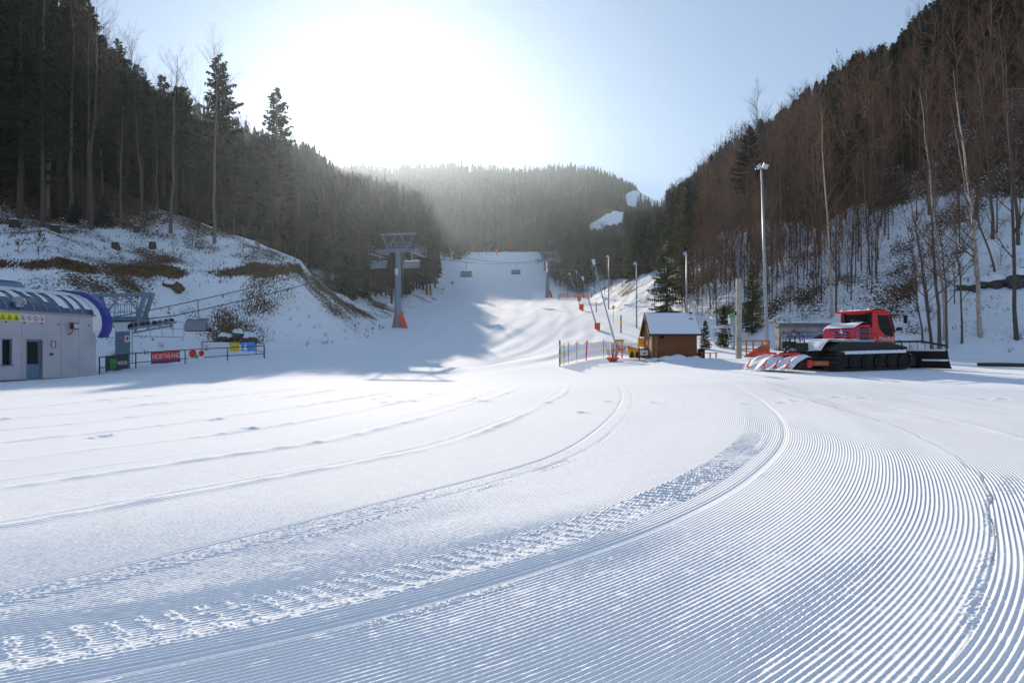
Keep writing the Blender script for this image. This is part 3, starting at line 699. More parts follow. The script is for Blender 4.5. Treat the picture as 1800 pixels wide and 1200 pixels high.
    for y, x, z_, v_, p_ in sorted(zip(ys[ok], xs[ok], z[ok], v[ok], px[ok])):
        cl = vn(np.array([x/22]), np.array([y/22]), 33)[0]
        c = (v_ > 14 or y > 125) and rng.random() < (.85 if (v_ > 42+6*cl) or (y > 190 and p_ < 1140) else (.28 if cl > .25 else .05)) or (p_ < 1215 and y < 210 and v_ > 6 and rng.random() < .6)
        if c and nS < 150:
            nS += 1
            if v_ > 40 or rng.random() < .5:
                pr = rng.choice(SPR); put(pr, x, y, grow(pr, SKYR, x, y, z_, 10, 19), 'dark spruce among the bare trees of the sunlit right hill', 'tree', 'spruces of the right hill', z=z_, rng=rng)
            else:
                pr = rng.choice(OLV); put(pr, x, y, grow(pr, SKYR, x, y, z_, 8, 16), 'olive green spruce among the bare trees of the sunlit right hill', 'tree', 'olive spruces of the right hill', z=z_, rng=rng)
        elif not c and nB < 240:
            nB += 1; lv = rng.random() < .10
            pr = rng.choice(BARL if lv else BAR); put(pr, x, y, grow(pr, SKYR, x, y, z_, *((4.5, 7) if (v_ < 11 and 88 < y < 170) else (8, 12) if (v_ < 11 and y <= 88) else (9, 17))), 'bare reddish brown tree holding dry leaves on the right hill' if lv else 'bare brown tree in the thicket on the sunlit right hill', 'tree',
                'leafy brown trees of the right hill' if lv else 'bare trees of the right hill', z=z_, rng=rng)
        else: rest.append((x, y, z_, not c, max(3.5, min(rng.uniform(10, 19) if v_ > 11 or y > 170 else rng.uniform(4, 8), (capz(SKYR, x, y, p_)-z_)*rng.uniform(.85, 1)))))
    A, mi = [], []
    for x, y, z_, b, h_ in rest:
        if b: a = low_bare(rs, h_, 2.6, 30)
        else: a = low_spruce(rs, h_, 2.5, 13, 10)
        a = a+np.array([x, y, z_]); A.append(a); mi += [1 if b else 0]*len(a)
    stuff('hillside_wood', A, ['farn', 'farb'], mi, 'distant wood covering both hillsides beyond the nearer trees', 'wood')
    # young spruces under the left forest
    A = []; xs, ys = scatter(-150, -18, 66, 150, 2.3, 26); z, u, v = Hfull(xs, ys); px = CX+F*xs/ys
    ok = (u > np.where(ys < 92, 23.5+2.5*vn(xs/4, ys/4, 49), 6)) & (u < 70) & (px > -60) & (vn(xs/8, ys/8, 59) > -.3)
    for x, y, z_ in zip(xs[ok], ys[ok], z[ok]):
        hh_ = rng.uniform(1.2, 4.2) if y < 92 else rng.uniform(2, 6); A.append(low_spruce(rs, hh_, hh_*.3, 8, 8, .05)+np.array([x, y, z_]))
    stuff('forest_undergrowth', A, ['farn'], [0]*sum(len(a) for a in A), 'dark young conifers and brush under the left forest', 'undergrowth')
    # brushwood between the trunks
    A, mi = [], []; xs, ys = scatter(12, 150, 52, 230, 2.1, 16); z, u, v = Hfull(xs, ys); px = CX+F*xs/ys
    ok = (v > np.interp(ys, [50, 62, 70, 95, 110], [9, 4, 2.5, 3, 9])+2*vn(xs/4, ys/4, 29)) & (px < 1900) & (v < 75) & (vn(xs/9, ys/9, 39) > -.35)
    ok &= ~((px > 1190) & (px < 1560) & (v < 14) & (ys < 110) & (rs.rand(len(xs)) < .35))
    ok &= ~((px > 1540) & (v < 15) & (ys < 90) & (rs.rand(len(xs)) < .85))
    xk, yk, zk = xs[ok], ys[ok], z[ok]
    x2, y2 = scatter(15, 45, 54, 98, 1.45, 17); z2, u2, v2 = Hfull(x2, y2); p2_ = CX+F*x2/y2; o2 = (p2_ > 1175) & (p2_ < 1545) & (v2 > np.interp(y2, [54, 62, 75], [10, 5, 2.5])) & (v2 < 18)
    xk, yk, zk = np.concatenate([xk, x2[o2]]), np.concatenate([yk, y2[o2]]), np.concatenate([zk, z2[o2]])
    for x, y, z_ in zip(xk, yk, zk):
        a = low_bare(rs, rng.uniform(2, 6.5), 1.5, 10); a[3:] *= 1; A.append(a+np.array([x, y, z_])); mi += [1 if rng.random() < .05 else 0]*len(a)
    stuff('brushwood', A, ['twig', 'leaf'], mi, 'reddish brushwood filling the gaps between the trees of the right hill', 'undergrowth')
    # far mountain
    A, mi = [], []
    xs, ys = scatter(-420, 420, 308, 925, 5.2, 7); px = CX+F*xs/ys; ok = (px > 380) & (px < 1330) 
    ok &= ys > np.interp(xs, [-42, -22, -5, 8, 14, 30], [282, 318, 352, 366, 352, 350])+7*vn(xs/5, ys/5, 46)
    ok &= ~((xs < -36) & (ys < 372)) & ~((xs > 20) & (ys < 372))
    for P in PISTES: ok &= ~pinp(P, xs, ys)
    xs, ys = xs[ok], ys[ok]; z = H(xs, ys)
    for x, y, z_ in zip(xs, ys, z):
        q_ = vn(np.array([x/60]), np.array([y/60]), 44)[0]; b = .6*q_+rng.uniform(-.5, .5) > .1; g_ = 1+.35*vn(np.array([x/25]), np.array([y/25]), 45)[0]
        p_ = CX+F*x/y; top_ = 99
        if 1038 < p_ < 1100 and y < 560: top_ = EYE+(HY-407)/F*y-z_
        elif 1100 <= p_ < 1172 and y < 740: top_ = EYE+(HY-367)/F*y-z_
        if top_ < 2: continue
        a = low_bare(rs, min(top_, rng.uniform(7, 13)*g_), 2.8, 12) if b else low_spruce(rs, min(top_, rng.uniform(6, 15)*g_), 2.6, 5, 6, .1)
        a = a+np.array([x, y, z_]); A.append(a); mi += [1 if b else 0]*len(a)
    stuff('mountain_forest', A, ['farn', 'farb'], mi, 'hazy blue forest covering the far mountain under the sun', 'forest')
    A = []
    for i in range(2600):
        if i % 3: x, y = rng.uniform(-62, -13), rng.uniform(49, 110)
        else: x, y = rng.uniform(14, 62), rng.uniform(46, 110)
        _, u_, v_ = Hfull(np.array([x]), np.array([y]))
        if not (.5 < u_[0] < 24 or 1 < v_[0] < 30): continue
        m = rng.randint(3, 7); b = np.stack([rs.randn(m)*.09, rs.randn(m)*.09, 0*rs.rand(m)-.05], -1); d = np.stack([rs.randn(m)*.16, rs.randn(m)*.16, rs.uniform(.15, .55, m)], -1); w2 = rs.randn(m, 3)*[.018, .018, 0]
        A.append(np.stack([b-w2, b+d*.6-w2, b+d, b+w2], 1)+np.array([x, y, gz(x, y)]))
    stuff('dry_grass', A, ['grass'], [0]*sum(len(a) for a in A), 'dry brown grass tufts poking through the snow of both banks', 'grass')
    # undergrowth as single shrubs along the lip of the bank and on the slopes
    k = 0; 
    for i in range(4000):
        if k >= 110: break
        if i % 2: x, y = rng.uniform(-60, -14), rng.uniform(50, 125)
        else: x, y = rng.uniform(14, 60), rng.uniform(50, 110)
        _, u_, v_ = Hfull(np.array([x]), np.array([y])); u_, v_ = u_[0], v_[0]; p = CX+F*x/y
        if p < -60 or p > 1880: continue
        if (i % 2 and (9.3 < u_ < 22 or (u_ > 1 and y > 88))) or (not i % 2 and 4 < v_ < 34):
            k += 1; put(rng.choice(SHR), x, y, rng.uniform(.5, 1.2), 'leafless shrub poking through the snow ' + ('above the shaded left bank' if i % 2 else 'on the sunlit right slope'), 'shrub',
                        'shrubs of the left bank' if i % 2 else 'shrubs of the right slope', rng=rng)
# ------------------------------------------------------------------ ski lift
LD = Vector((.2203, .9754, 0)); LW = Vector((-.9754, .2203, 0)); LRZ = math.atan2(LD.y, LD.x)
def ring(outer, inner): return outer+inner[::-1]
def station():
    t = thing('lift_station', 'pale grey chairlift station with smoked glass barrel roof and blue end arch', 'building', (-23.7, 40.5, 0), LRZ)
    w = MB(); T = .3
    def wb(x0, x1, z0, z1): w.box(((x0+x1)/2, T/2, (z0+z1)/2), (x1-x0, T, z1-z0))
    wb(-14, -5.82, 0, 3.5); wb(-5.82, -5.25, 0, .85); wb(-5.82, -5.25, 2.15, 3.5); wb(-5.25, -4.5, 0, 3.5); wb(-4.5, -3.5, 2.12, 3.5); wb(-3.5, 0, 0, 3.5)
    w.box((-.15, 3.15, 1.75), (.3, 5.7, 3.5)); w.box((-7, 6.15, 1.75), (14, .3, 3.5)); w.box((-14.15, 3, 1.75), (.3, 6.6, 3.5))
    w.build('wall', 'wall', t)
    MB().box((-9.2, -.012, .06), (9.4, .024, .12)).box((-1.75, -.012, .06), (3.5, .024, .12)).build('plinth', 'concd', t)
    for k in range(11): MB().box((-12.9+k*1.17, -.004, 1.8), (.018, .01, 3.3)).build('panel_joint', 'steel', t) if abs(-12.9+k*1.17+4) > .6 and abs(-12.9+k*1.17+5.5) > .4 else None
    MB().box((-7, -.03, 3.54), (14.06, .12, .08)).build('eave_flashing', 'steel', t)
    prof = [(0, 3.58), (.1, 3.8), (.3, 4.05), (.65, 4.35), (1.1, 4.6), (1.7, 4.8), (2.4, 4.92), (3.3, 4.92), (4.6, 4.6), (5.6, 4.1), (6.1, 3.58)]
    def pf(s):
        k = min(int(s*10), 9); f = s*10-k; a, b = prof[k], prof[k+1]; return a[0]*(1-f)+b[0]*f, a[1]*(1-f)+b[1]*f
    def sh(x0, x1, s0, s1, lift, jag=0):
        def fn(i, j):
            s = s0+(s1-s0)*j; y, z = pf(s); x = x0+(x1-x0)*i
            if jag: s = s1-(s1-s0)*(1-j)*(.55+.45*math.sin(x*9+x0)); y, z = pf(max(0, s))
            return (x, y-lift*.5, z+lift)
        return fn
    rf = MB().sheet(sh(-14, .05, 0, 1, 0), 56, 30).build('roof', 'vault', t, True)
    rb = MB()
    for k in range(19): rb.tube([(-14+k*.77, pf(s/20)[0]-.01, pf(s/20)[1]+.02) for s in range(21)], .03, 4)
    rb.build('roof_rib', 'steel', rf)
    sn = MB(); rg = random.Random(4)
    for k in range(19):
        x = -14+k*.77+.04
        sn.sheet(sh(x+rg.uniform(0, .3), x+rg.uniform(.34, .5), .08+.22*rg.random(), .62, .035), 2, 10)
        sn.sheet(sh(x, x+.7, .38+.08*rg.random(), .62, .05), 4, 6)
        if k > 14: sn.sheet(sh(x+.3, x+.7, .12, .5, .03), 3, 8)
    sn.build('roof_snow', 'cap', rf, True)
    hi = MB().prism([(2.2, 4.9), (2.6, 5.3), (5.2, 5.3), (5.6, 4.5)], -14, -2.4, 'x').build('roof_monitor', 'blsteel', t)
    MB().prism([(2.5, 5.31), (2.7, 5.44), (5.0, 5.44), (5.2, 5.31)], -13.9, -2.6, 'x').build('snow_cap', 'cap', hi)
    outer = [(-.35, 2.3), (-.6, 2.7), (-.66, 3.1), (-.58, 3.55), (-.36, 4.0), (.0, 4.4), (.5, 4.72), (1.15, 4.93), (2.2, 5.04), (3.4, 5.04), (4.6, 4.75), (5.7, 4.2), (6.4, 3.4)]
    inner = [(.0, 2.3), (-.28, 2.75), (-.34, 3.1), (-.29, 3.48), (-.12, 3.84), (.2, 4.18), (.65, 4.5), (1.25, 4.75), (2.2, 4.93), (3.4, 4.93), (4.5, 4.65), (5.5, 4.1), (6.2, 3.4)]
    n = len(outer); ar = MB()
    for i in range(n-1): ar.prism([outer[i], outer[i+1], inner[i+1], inner[i]], .1, .5, 'x')
    ar.build('end_arch', 'bluep', t)
    pn = MB()
    for i in range(n-1): pn.add([(.1, inner[i][0]+.02, inner[i][1]), (.1, inner[i+1][0]+.02, inner[i+1][1]), (-.25, max(.02, inner[i+1][0]+.3), inner[i+1][1]-.06), (-.25, max(.02, inner[i][0]+.3), inner[i][1]-.06)], [(0, 1, 2, 3)])
    pn.build('arch_skirt', 'white', t)
    d = MB().box((-4, .16, 1.05), (.98, .05, 2.1)).build('door', 'blsteel', t)
    MB().box((-4.05, .12, 1.45), (.72, .03, 1.15)).build('pane', 'glass', d); MB().tube([(-3.62, .10, .95), (-3.62, .06, 1.0), (-3.62, .06, 1.12)], .015, 6).build('handle', 'steel', d)
    MB().box((-4.475, .06, 1.06), (.05, .16, 2.12)).box((-3.525, .06, 1.06), (.05, .16, 2.12)).box((-4, .06, 2.14), (1.0, .16, .05)).build('door_frame', 'steel', t)
    wn = MB().box((-5.535, .05, 2.13), (.6, .14, .05)).box((-5.535, .02, .84), (.68, .2, .05)).box((-5.80, .08, 1.49), (.05, .12, 1.25)).box((-5.28, .08, 1.49), (.05, .12, 1.25)).build('window', 'blsteel', t)
    MB().box((-5.535, .18, 1.5), (.5, .03, 1.24)).build('pane', 'glass', wn)
    s = MB().box((-5.45, -.02, 3.24), (1.08, .03, .38)).build('warning_sign', 'sign', t)
    for k in range(3):
        x = -5.8+.36*k; b = MB()
        a = [(x-.14, 3.1), (x+.14, 3.1), (x, 3.36)]; c = [(x-.09, 3.128), (x+.09, 3.128), (x, 3.30)]
        for i in range(3): j = (i+1) % 3; b.prism([a[i], a[j], c[j], c[i]], -.042, -.036)
        if k == 0: b.box((x, -.04, 3.18), (.02, .008, .07))
        if k == 1: b.prism([(x-.06, 3.15), (x+.06, 3.15), (x+.04, 3.19), (x-.01, 3.17), (x-.05, 3.2)], -.042, -.036)
        if k == 2: b.prism([(x-.05, 3.14), (x+.07, 3.14), (x+.03, 3.25)], -.042, -.036)
        b.build('warning_triangle', 'black', s)
    for k in range(4):
        x = -4.68+k*.36
        s = MB().box((x, -.02, 3.22), (.34, .03, .36)).build('prohibition_sign', 'white', t)
        b = MB(); N = 20
        for i in range(N):
            a0, a1 = 6.2832*i/N, 6.2832*(i+1)/N
            b.prism([(x+.145*math.cos(a0), 3.22+.145*math.sin(a0)), (x+.145*math.cos(a1), 3.22+.145*math.sin(a1)), (x+.118*math.cos(a1), 3.22+.118*math.sin(a1)), (x+.118*math.cos(a0), 3.22+.118*math.sin(a0))], -.042, -.036)
        b.prism([(x-.1, 3.305), (x-.085, 3.32), (x+.1, 3.135), (x+.085, 3.12)], -.046, -.042); b.build('red_ring', 'red', s)
        MB().tube([(x-.04, -.04, 3.13), (x+.0, -.04, 3.2), (x-.03, -.04, 3.26)], .014, 5).tube([(x, -.04, 3.2), (x+.05, -.04, 3.14)], .012, 5).tube([(x-.06, -.04, 3.22), (x+.05, -.04, 3.27)], .010, 5).lathe([(.001, -.02), (.022, 0), (.001, .02)], (x-.02, -.04, 3.3), 8).build('figure', 'black', s)
    f = MB().box((-1.85, -.36, 2.9), (.42, .2, .34)).build('floodlight', 'black', t)
    MB().box((-1.83, -.468, 2.9), (.32, .02, .24)).build('lens', 'lens', f)
    MB().tube([(-1.9, -.3, 2.73), (-1.9, -.22, 2.5), (-1.9, 0, 2.45)], .03, 6).build('bracket', 'red', f)
    v = MB().lathe([(.24, 3.75), (.24, 4.0)], (-4.75, .18, 0), 14).lathe([(.36, 4.0), (.34, 4.1), (.24, 4.22), (.1, 4.29), (.001, 4.3)], (-4.75, .18, 0), 14).build('roof_vent', 'steel', t)
    for k in range(6):
        x = -5.6+k*1.02; MB().prism([(x+.05*math.cos(a*.785), 2.98+.05*math.sin(a*.785)) for a in range(8)], -.012, -.001).build('overflow_hole', 'black', t)
    MB().box((-3.0, -.04, 1.38), (.16, .08, .1)).build('intercom', 'black', t)
    nb = MB()
    for c, dd in (((-2.85, -.012, 2.08), (.3, .02, .02)), ((-2.85, -.012, 1.72), (.3, .02, .02)), ((-2.99, -.012, 1.9), (.02, .02, .36)), ((-2.71, -.012, 1.9), (.02, .02, .36))): nb.box(c, dd)
    nb.build('notice_frame', 'black', t)
def sheave_train(t, y, z, x0, x1, n, dz=0, rail=True):
    b = MB()
    for k in range(n):
        x = x0+(x1-x0)*(k+.5)/n; zz = z-.2+dz*(k+.5)/n
        P = []
        for a in range(14): q = 6.2832*a/14; P.append((x+.2*math.cos(q), zz+.2*math.sin(q)))
        b.prism(P, y-.05, y+.05)
    b.build('sheave', 'rubber', t)
    f = MB(); L = x1-x0
    f.tube([(x0, y-.14, z-.3), (x1, y-.14, z-.3+dz)], .07, 6); f.tube([(x0+.3, y-.14, z-.55), (x1-.3, y-.14, z-.5+dz)], .06, 6)
    for k in range(n//2): x = x0+L*(2*k+1)/n; f.box((x, y-.14, z-.4+dz*(k+.5)*2/n), (.12, .06, .4))
    f.build('sheave_frame', 'blsteel', t)
    if rail:
        r = MB(); yy = y-.75 if y < 0 else y+.75
        r.box(((x0+x1)/2, yy+(.25 if y < 0 else -.25), z-.75), (L, .5, .04))
        for zz in (z-.2, z+.25): r.tube([(x0, yy, zz), (x1, yy, zz)], .022, 5)
        for k in range(5): x = x0+L*k/4; r.tube([(x, yy, z-.75), (x, yy, z+.25)], .022, 5)
        r.build('walkway', 'steel', t)
HEAD = []
def lift_tower(name, label, x, y, zhead, r0, pads, low=False):
    zb = gz(x, y); t = thing(name, label, 'lift tower', (x, y, zb), LRZ); h = zhead-zb
    if low:
        MB().box((0, 0, (h+.2)/2-.3), (.62, .62, h+.4)).build('mast', 'blsteel', t, bevel=.03)
        MB().box((0, .05, h+.45), (.9, 3.4, .5)).build('crossarm', 'blsteel', t, bevel=.03)
    else:
        MB().lathe([(r0*1.15, -.6), (r0*1.1, .1), (r0, .2), (r0*.88, h*.36)], n=18).lathe([(r0*.86, h*.36), (r0*.62, h-.1), (.001, h-.1)], n=18).build('mast', 'mast', t, True)
        MB().lathe([(r0*1.15, 0), (r0*1.15, .12), (r0*.9, .12)], (0, 0, h*.36), 18).build('flange', 'steel', t)
        MB().box((0, 0, h+.0), (.5, 5.2, .4)).build('crossarm', 'blsteel', t, bevel=.03)
    z0 = h+(.7 if low else .2); z1 = z0+(1.35 if low else 1.75); hw = 1.35 if low else 1.3; tw = 1.95 if low else 2.0
    g = MB()
    for s in (-1, 1):
        for xx in ((-.3, .3) if low else (0,)):
            g.tube([(xx, s*hw, z0-.2), (xx, s*tw, z1)], .16 if low else .09, 6)
        g.tube([(0, s*hw*.2, z1), (0, s*hw*1.05, z0)], .05, 5)
    g.build('gantry_leg', 'blsteel', t)
    MB().box((0, 0, z1+.08), (.35, tw*2+.7, .2)).build('gantry_beam', 'blsteel', t, bevel=.02)
    rr = MB()
    for s in (-1, 1):
        for xx in (-.5, .5):
            for zz in (.5, 1.0): rr.tube([(xx, .1*s, z0+zz-.2), (xx, s*1.5, z0+zz-.2)], .02, 4)
            for yy in (.1, .6, 1.1, 1.5): rr.tube([(xx, s*yy, z0-.3), (xx, s*yy, z0+.8)], .02, 4)
    rr.build('guard_rail', 'blsteel', t)
    for s in (-1, 1): sheave_train(t, s*2.2, h+.15, -2.1, 2.1, 8, .55 if low else .1)
    l = MB()
    for s in (-.18, .18): l.tube([(.0+r0+.12, s-.2, .4), (r0+.12, s-.2, h)], .02, 4)
    for k in range(int(h/.3)): l.tube([(r0+.12, -.38, .5+k*.3), (r0+.12, -.02, .5+k*.3)], .014, 4)
    l.build('ladder', 'steel', t)
    sgn = MB().box((-r0-.03 if not low else 0, -.0 if not low else -.33, h*.72 if not low else 1.95), (.03, .42, .75) if not low else (.36, .03, .42)).build('number_plate', 'white', t)
    if low:
        MB().prism([(.11*math.cos(a*.52), 1.97+.13*math.sin(a*.52)) for a in range(12)], -.352, -.347).build('red_disc', 'red', sgn)
        MB().prism([(-1.9, 2.9), (-1.6, 2.35), (-.3, 2.45), (.1, 3.05)], -1.0, -.95).build('guide_trough', 'white', t)
    if pads:
        a = LRZ; q = Matrix.Rotation(-LRZ, 3, 'Z')
        def W_(px_, py_, z_): v = q @ Vector((px_, py_, 0)); return (v.x, v.y, z_)
        b = MB(); V = [W_(.1, -.75, 1.75), W_(.65, -.6, 1.75), W_(1.35, -.9, -.15), W_(.75, -1.05, -.15)]; V2 = [tuple(Vector(p)+Vector(W_(.02, .12, 0))) for p in V]
        b.add(V+V2, [(0, 1, 2, 3), (7, 6, 5, 4), (0, 4, 5, 1), (1, 5, 6, 2), (2, 6, 7, 3), (3, 7, 4, 0)]); b.build('impact_pad', 'redm', t)
        b = MB(); V = [W_(-.4, -.45, 1.5), W_(-.28, -.5, 1.5), W_(-.5, -.7, -.15), W_(-.68, -.6, -.15)]; V2 = [tuple(Vector(p)+Vector(W_(.02, .12, 0))) for p in V]
        b.add(V+V2, [(0, 1, 2, 3), (7, 6, 5, 4), (0, 4, 5, 1), (1, 5, 6, 2), (2, 6, 7, 3), (3, 7, 4, 0)]); b.build('impact_pad', 'redm', t)
    for s in (-1, 1): HEAD.append((s, y, Vector((x, y, zhead+.19))+LW*(2.2*s)))
    return t
T1 = (-14.1, 88.0, 13.9); T2 = (9.0, 180.0, 24.3)
def rope_pts(s):
    a = Vector((-25.3, 46.2, 3.35))+LW*2.2*s; st = a-LD*8; b = Vector(T1)+LW*2.2*s; b.z += .32; c = Vector(T2)+LW*2.2*s; c.z += .32; d = Vector((62, 392, 86))+LW*2.2*s
    P = [st, a-LD*2.1, a+LD*2.1+Vector((0, 0, .55))]
    def span(p, q, sag, n): return [p.lerp(q, i/n)-Vector((0, 0, sag*4*(i/n)*(1-i/n))) for i in range(1, n+1)]
    return P+span(P[-1], b, .55, 14)+span(b, c, 1.5, 20)+span(c, d, 3, 16)
def rope_at(s, px):
    P = rope_pts(s); best = None
    for p, q in zip(P[2:-1], P[3:]):
        f0 = p.x-(px-CX)/F*p.y; f1 = q.x-(px-CX)/F*q.y
        if f0*f1 <= 0: return p.lerp(q, f0/(f0-f1))
def chair_build():
    t = thing('lift_chair', 'x', 'chairlift chair')
    MB().box((0, 0, 0), (.5, .12, .12)).tube([(0, 0, -.05), (0, -.02, -.9), (.1, -.02, -1.25), (.12, 0, -1.5)], .055, 6).build('hanger', 'steel', t)
    f = MB(); 
    f.tube([(.12, -.95, -1.5), (.12, .95, -1.5)], .035, 6)
    for s in (-.95, .95): f.tube([(.12, s, -1.5), (.02, s*1.03, -1.9), (-.15, s*1.03, -2.35), (.35, s*1.0, -2.42)], .03, 6)
    f.build('frame', 'steel', t)
    MB().box((.1, 0, -2.3), (.5, 1.9, .1)).build('seat', 'black', t, bevel=.03)
    MB().box((-.18, 0, -2.02), (.09, 1.9, .55), rot=Matrix.Rotation(.15, 3, 'Y')).build('backrest', 'rubber', t, bevel=.03)
    MB().sheet(lambda i, j: (-.32+.62*(1-math.cos(i*1.9))*.75-.05, -1.0+2*j, -2.42+.95*math.sin(i*1.75)), 8, 2).build('bubble', 'bubble', t, True)
    MB().box((.05, 0, -2.38), (.55, 2.0, .2)).build('seat_base', 'dark', t)
    MB().sheet(lambda i, j: (-.12+.5*i, -.98+1.96*j, -1.5+.05*math.sin(j*9)+.05*(1-(2*i-1)**2)), 4, 8).build('snow_cap', 'cap', t, True)
    return t
def lift():
    station()
    lift_tower('lift_tower', 'short square lift mast with sheave trains right beside the station', -25.3, 46.2, 3.05, .3, False, True)
    lift_tower('lift_tower', 'tall round lift tower with red pads at the end of the snowy bank', T1[0], T1[1], T1[2], .48, True)
    lift_tower('lift_tower', 'far grey lift tower with red pads at the foot of the steep slope', T2[0], T2[1], T2[2], .5, True)
    for s, nm in ((-1, 'hill side rope of the chairlift, the right one leaving the station mast'), (1, 'bank side rope of the chairlift, the left one carrying the chairs')):
        o = MB().tube(rope_pts(s), .036, 5).build('haul_rope', 'black'); tag(o, nm, 'cable')
    c0 = chair_build(); first = True
    for px, s, lab in [(348, 1, 'dark hooded lift chair hanging low just past the station'), (667, 1, 'lift chair hanging left of the tall lift tower'), (724, -1, 'faint lift chair against the trees right of the tall lift tower'),
                       (820, 1, 'lift chair over the piste, left one of the two in mid slope'), (907, 1, 'lift chair over the piste, right one of the two in mid slope'), (968, 1, 'lift chair hanging at the far lift tower')]:
        p = rope_at(s, px)
        c = c0 if first else dup(c0); first = False
        c.location = p; c.rotation_euler = (0, 0, LRZ); c['label'] = lab; c['group'] = 'chairs of the chairlift'
# ------------------------------------------------------------------ fence and banners by the station
def rail_fence(name, label, pts, h, mats_='black', rad=.035, low=.38, post=None):
    t = thing(name, label, 'railing', pts[0]); o = Vector(pts[0]); P = [Vector(p)-o for p in pts]
    MB().tube([p+Vector((0, 0, h)) for p in P], rad, 6).build('top_rail', mats_, t)
    MB().tube([p+Vector((0, 0, h*low)) for p in P], rad*.8, 6).build('lower_rail', mats_, t)
    for p in P: MB().tube([p-Vector((0, 0, .4)), p+Vector((0, 0, h))], rad*1.1, 6).build('post', mats_, t)
    return t
def banner(label, a, b, h0, h1, mname, extra=None, sag=.03):
    a = Vector(a); b = Vector(b); d = b-a; L = math.hypot(d.x, d.y); t = thing('banner', label, 'banner', a, math.atan2(d.y, d.x), None)
    sl = d.z
    def fn(off): return lambda i, j: (L*i, off+.02*math.sin(i*7+j*2), h0+(h1-h0)*j+sl*i+(sag*math.sin(i*3.14*3)*(1-j)))
    MB().sheet(fn(-.06), 12, 3).sheet(fn(-.045), 12, 3).build('cloth', mname, t)
    if extra: extra(t, L, sl)
    return t
def fences():
    ps = [hit(176, 654, 41), hit(236, 655, 46), hit(326, 650, 47), hit(400, 644, 48), hit(464, 640, 48)]
    ps[0] = Vector((-23.9, 41.2, 0)); ps[1] = Vector((-24.6, 46.5, 0)); ps[2] = Vector((-23.4, 50.9, 0)); ps[3] = Vector((-21.6, 54.0, 0)); ps[4] = Vector((-19.6, 56.3, 0))
    for p in ps: p.z = gz(p.x, p.y)
    # runs from the station corner along the piste
    rail_fence('railing', 'long black railing from the station corner along the snow', ps, 1.0)
    q = [Vector(((355-CX)/F*60, 60, 0)), Vector(((400-CX)/F*60, 60, 0)), Vector(((450-CX)/F*60, 60, 0)), Vector(((464-CX)/F*57, 57, 0))]
    for p in q: p.z = gz(p.x, p.y)
    rail_fence('railing', 'shorter black railing behind, with yellow and blue banners', q, 1.1)
    def lerp(k, f): return ps[k].lerp(ps[k+1], f)
    def mon(t, L, s):
        x = L*.27; b = MB()
        for k in range(3): xx = x-.34+k*.32; b.prism([(xx-.02, .84), (xx+.16, .88), (xx+.13, .62), (xx+.15, .42), (xx+.06, .14), (xx+.04, .45), (xx-.03, .62)], -.1, -.075)
        b.build('claw_mark', 'green', t)
        text('MONSTER', .33, 'lettering', 'white', t, (L*.70, -.1, .58), (R(90), 0, 0), .004, 0, 1.0)
    def nor(t, L, s):
        text('NORTHLAND', .46, 'lettering', 'white', t, (L*.5, -.085, .66+s*.5), (R(90), math.atan2(-s, L), 0), .004, .12, L/2.95)
        MB().prism([(0, .2), (L, .2+s), (L, .38+s), (0, .38)], -.085, -.075).build('stripe', 'bluep', t)
    def fru(t, L, s):
        for k, (c, x, r_) in enumerate((('red', .3, .3), ('yellow', .55, .16), ('green', .5, .14), ('red', .83, .22))):
            MB().prism([(L*x+r_*math.cos(a*.6), .6+s*x+(-.12 if k in (1, 2) else .1)+r_*math.sin(a*.6)) for a in range(10)], -.085-.004*k, -.075).build('printed_shape', c, t)
    a = Vector((-24.0, 41.9, 0)); a.z = gz(a.x, a.y); b = Vector((-24.45, 45.2, 0)); b.z = gz(b.x, b.y)
    banner('black banner with green claw mark on the railing beside the station', a, b, .1, .98, 'black', mon)
    banner('red banner with white capital letters on the railing', lerp(1, .28), lerp(1, .88), .18, .98, 'red', nor)
    banner('white banner with red and green shapes, rightmost on the front railing', lerp(2, .05), lerp(2, .42), .3, .98, 'white', fru)
    banner('plain white banner on the rear railing', q[0].lerp(q[1], .25), q[1].lerp(q[2], .08), .35, 1.08, 'white')
    banner('yellow banner on the rear railing', q[1].lerp(q[2], .1), q[1].lerp(q[2], .42), .3, 1.08, 'yellow')
    banner('blue banner at the right end of the rear railing', q[1].lerp(q[2], .5), q[1].lerp(q[2], .97), .3, 1.08, 'bluen', lambda t, L, s: MB().prism([(L*.1, .5), (L*.45, .35), (L*.3, 1.0)], -.085, -.075).build('printed_shape', 'white', t))
# ------------------------------------------------------------------ poles and lamps
def lamp_pole(label, px, pyb, pyt, Y, r=.09, heads=2, mt='steel', dx=0):
    x = (px-CX)/F*Y; zb = gz(x, Y); top = EYE+(HY-pyt)/F*Y; h = top-zb; t = thing('floodlight_pole', label, 'lamp post', (x, Y, zb))
    MB().lathe([(r*1.3, -.4), (r*1.25, .1), (r, h*.5), (r*.7, h), (.001, h)], n=12).build('pole', mt, t, True).rotation_euler = (0, math.atan2(dx, h), 0)
    MB().box((dx, 0, h), (.9*heads/2, .07, .07)).build('bracket', 'steel', t)
    for k in range(heads):
        xx = dx+(-.3+.55*k if heads > 1 else -.25)
        rot = Matrix.Rotation(R(-35 if k == 0 else 20), 3, 'Y') @ Matrix.Rotation(R(30), 3, 'X')
        l = MB().box((xx, -.1, h+.18), (.42, .26, .4), rot=rot).build('floodlight', 'black', t, bevel=.02)
        MB().box(Vector((xx, -.1, h+.18))+rot @ Vector((-.02, -.14, 0)), (.36, .02, .34), rot=rot).build('lens', 'lens', l)
    return t
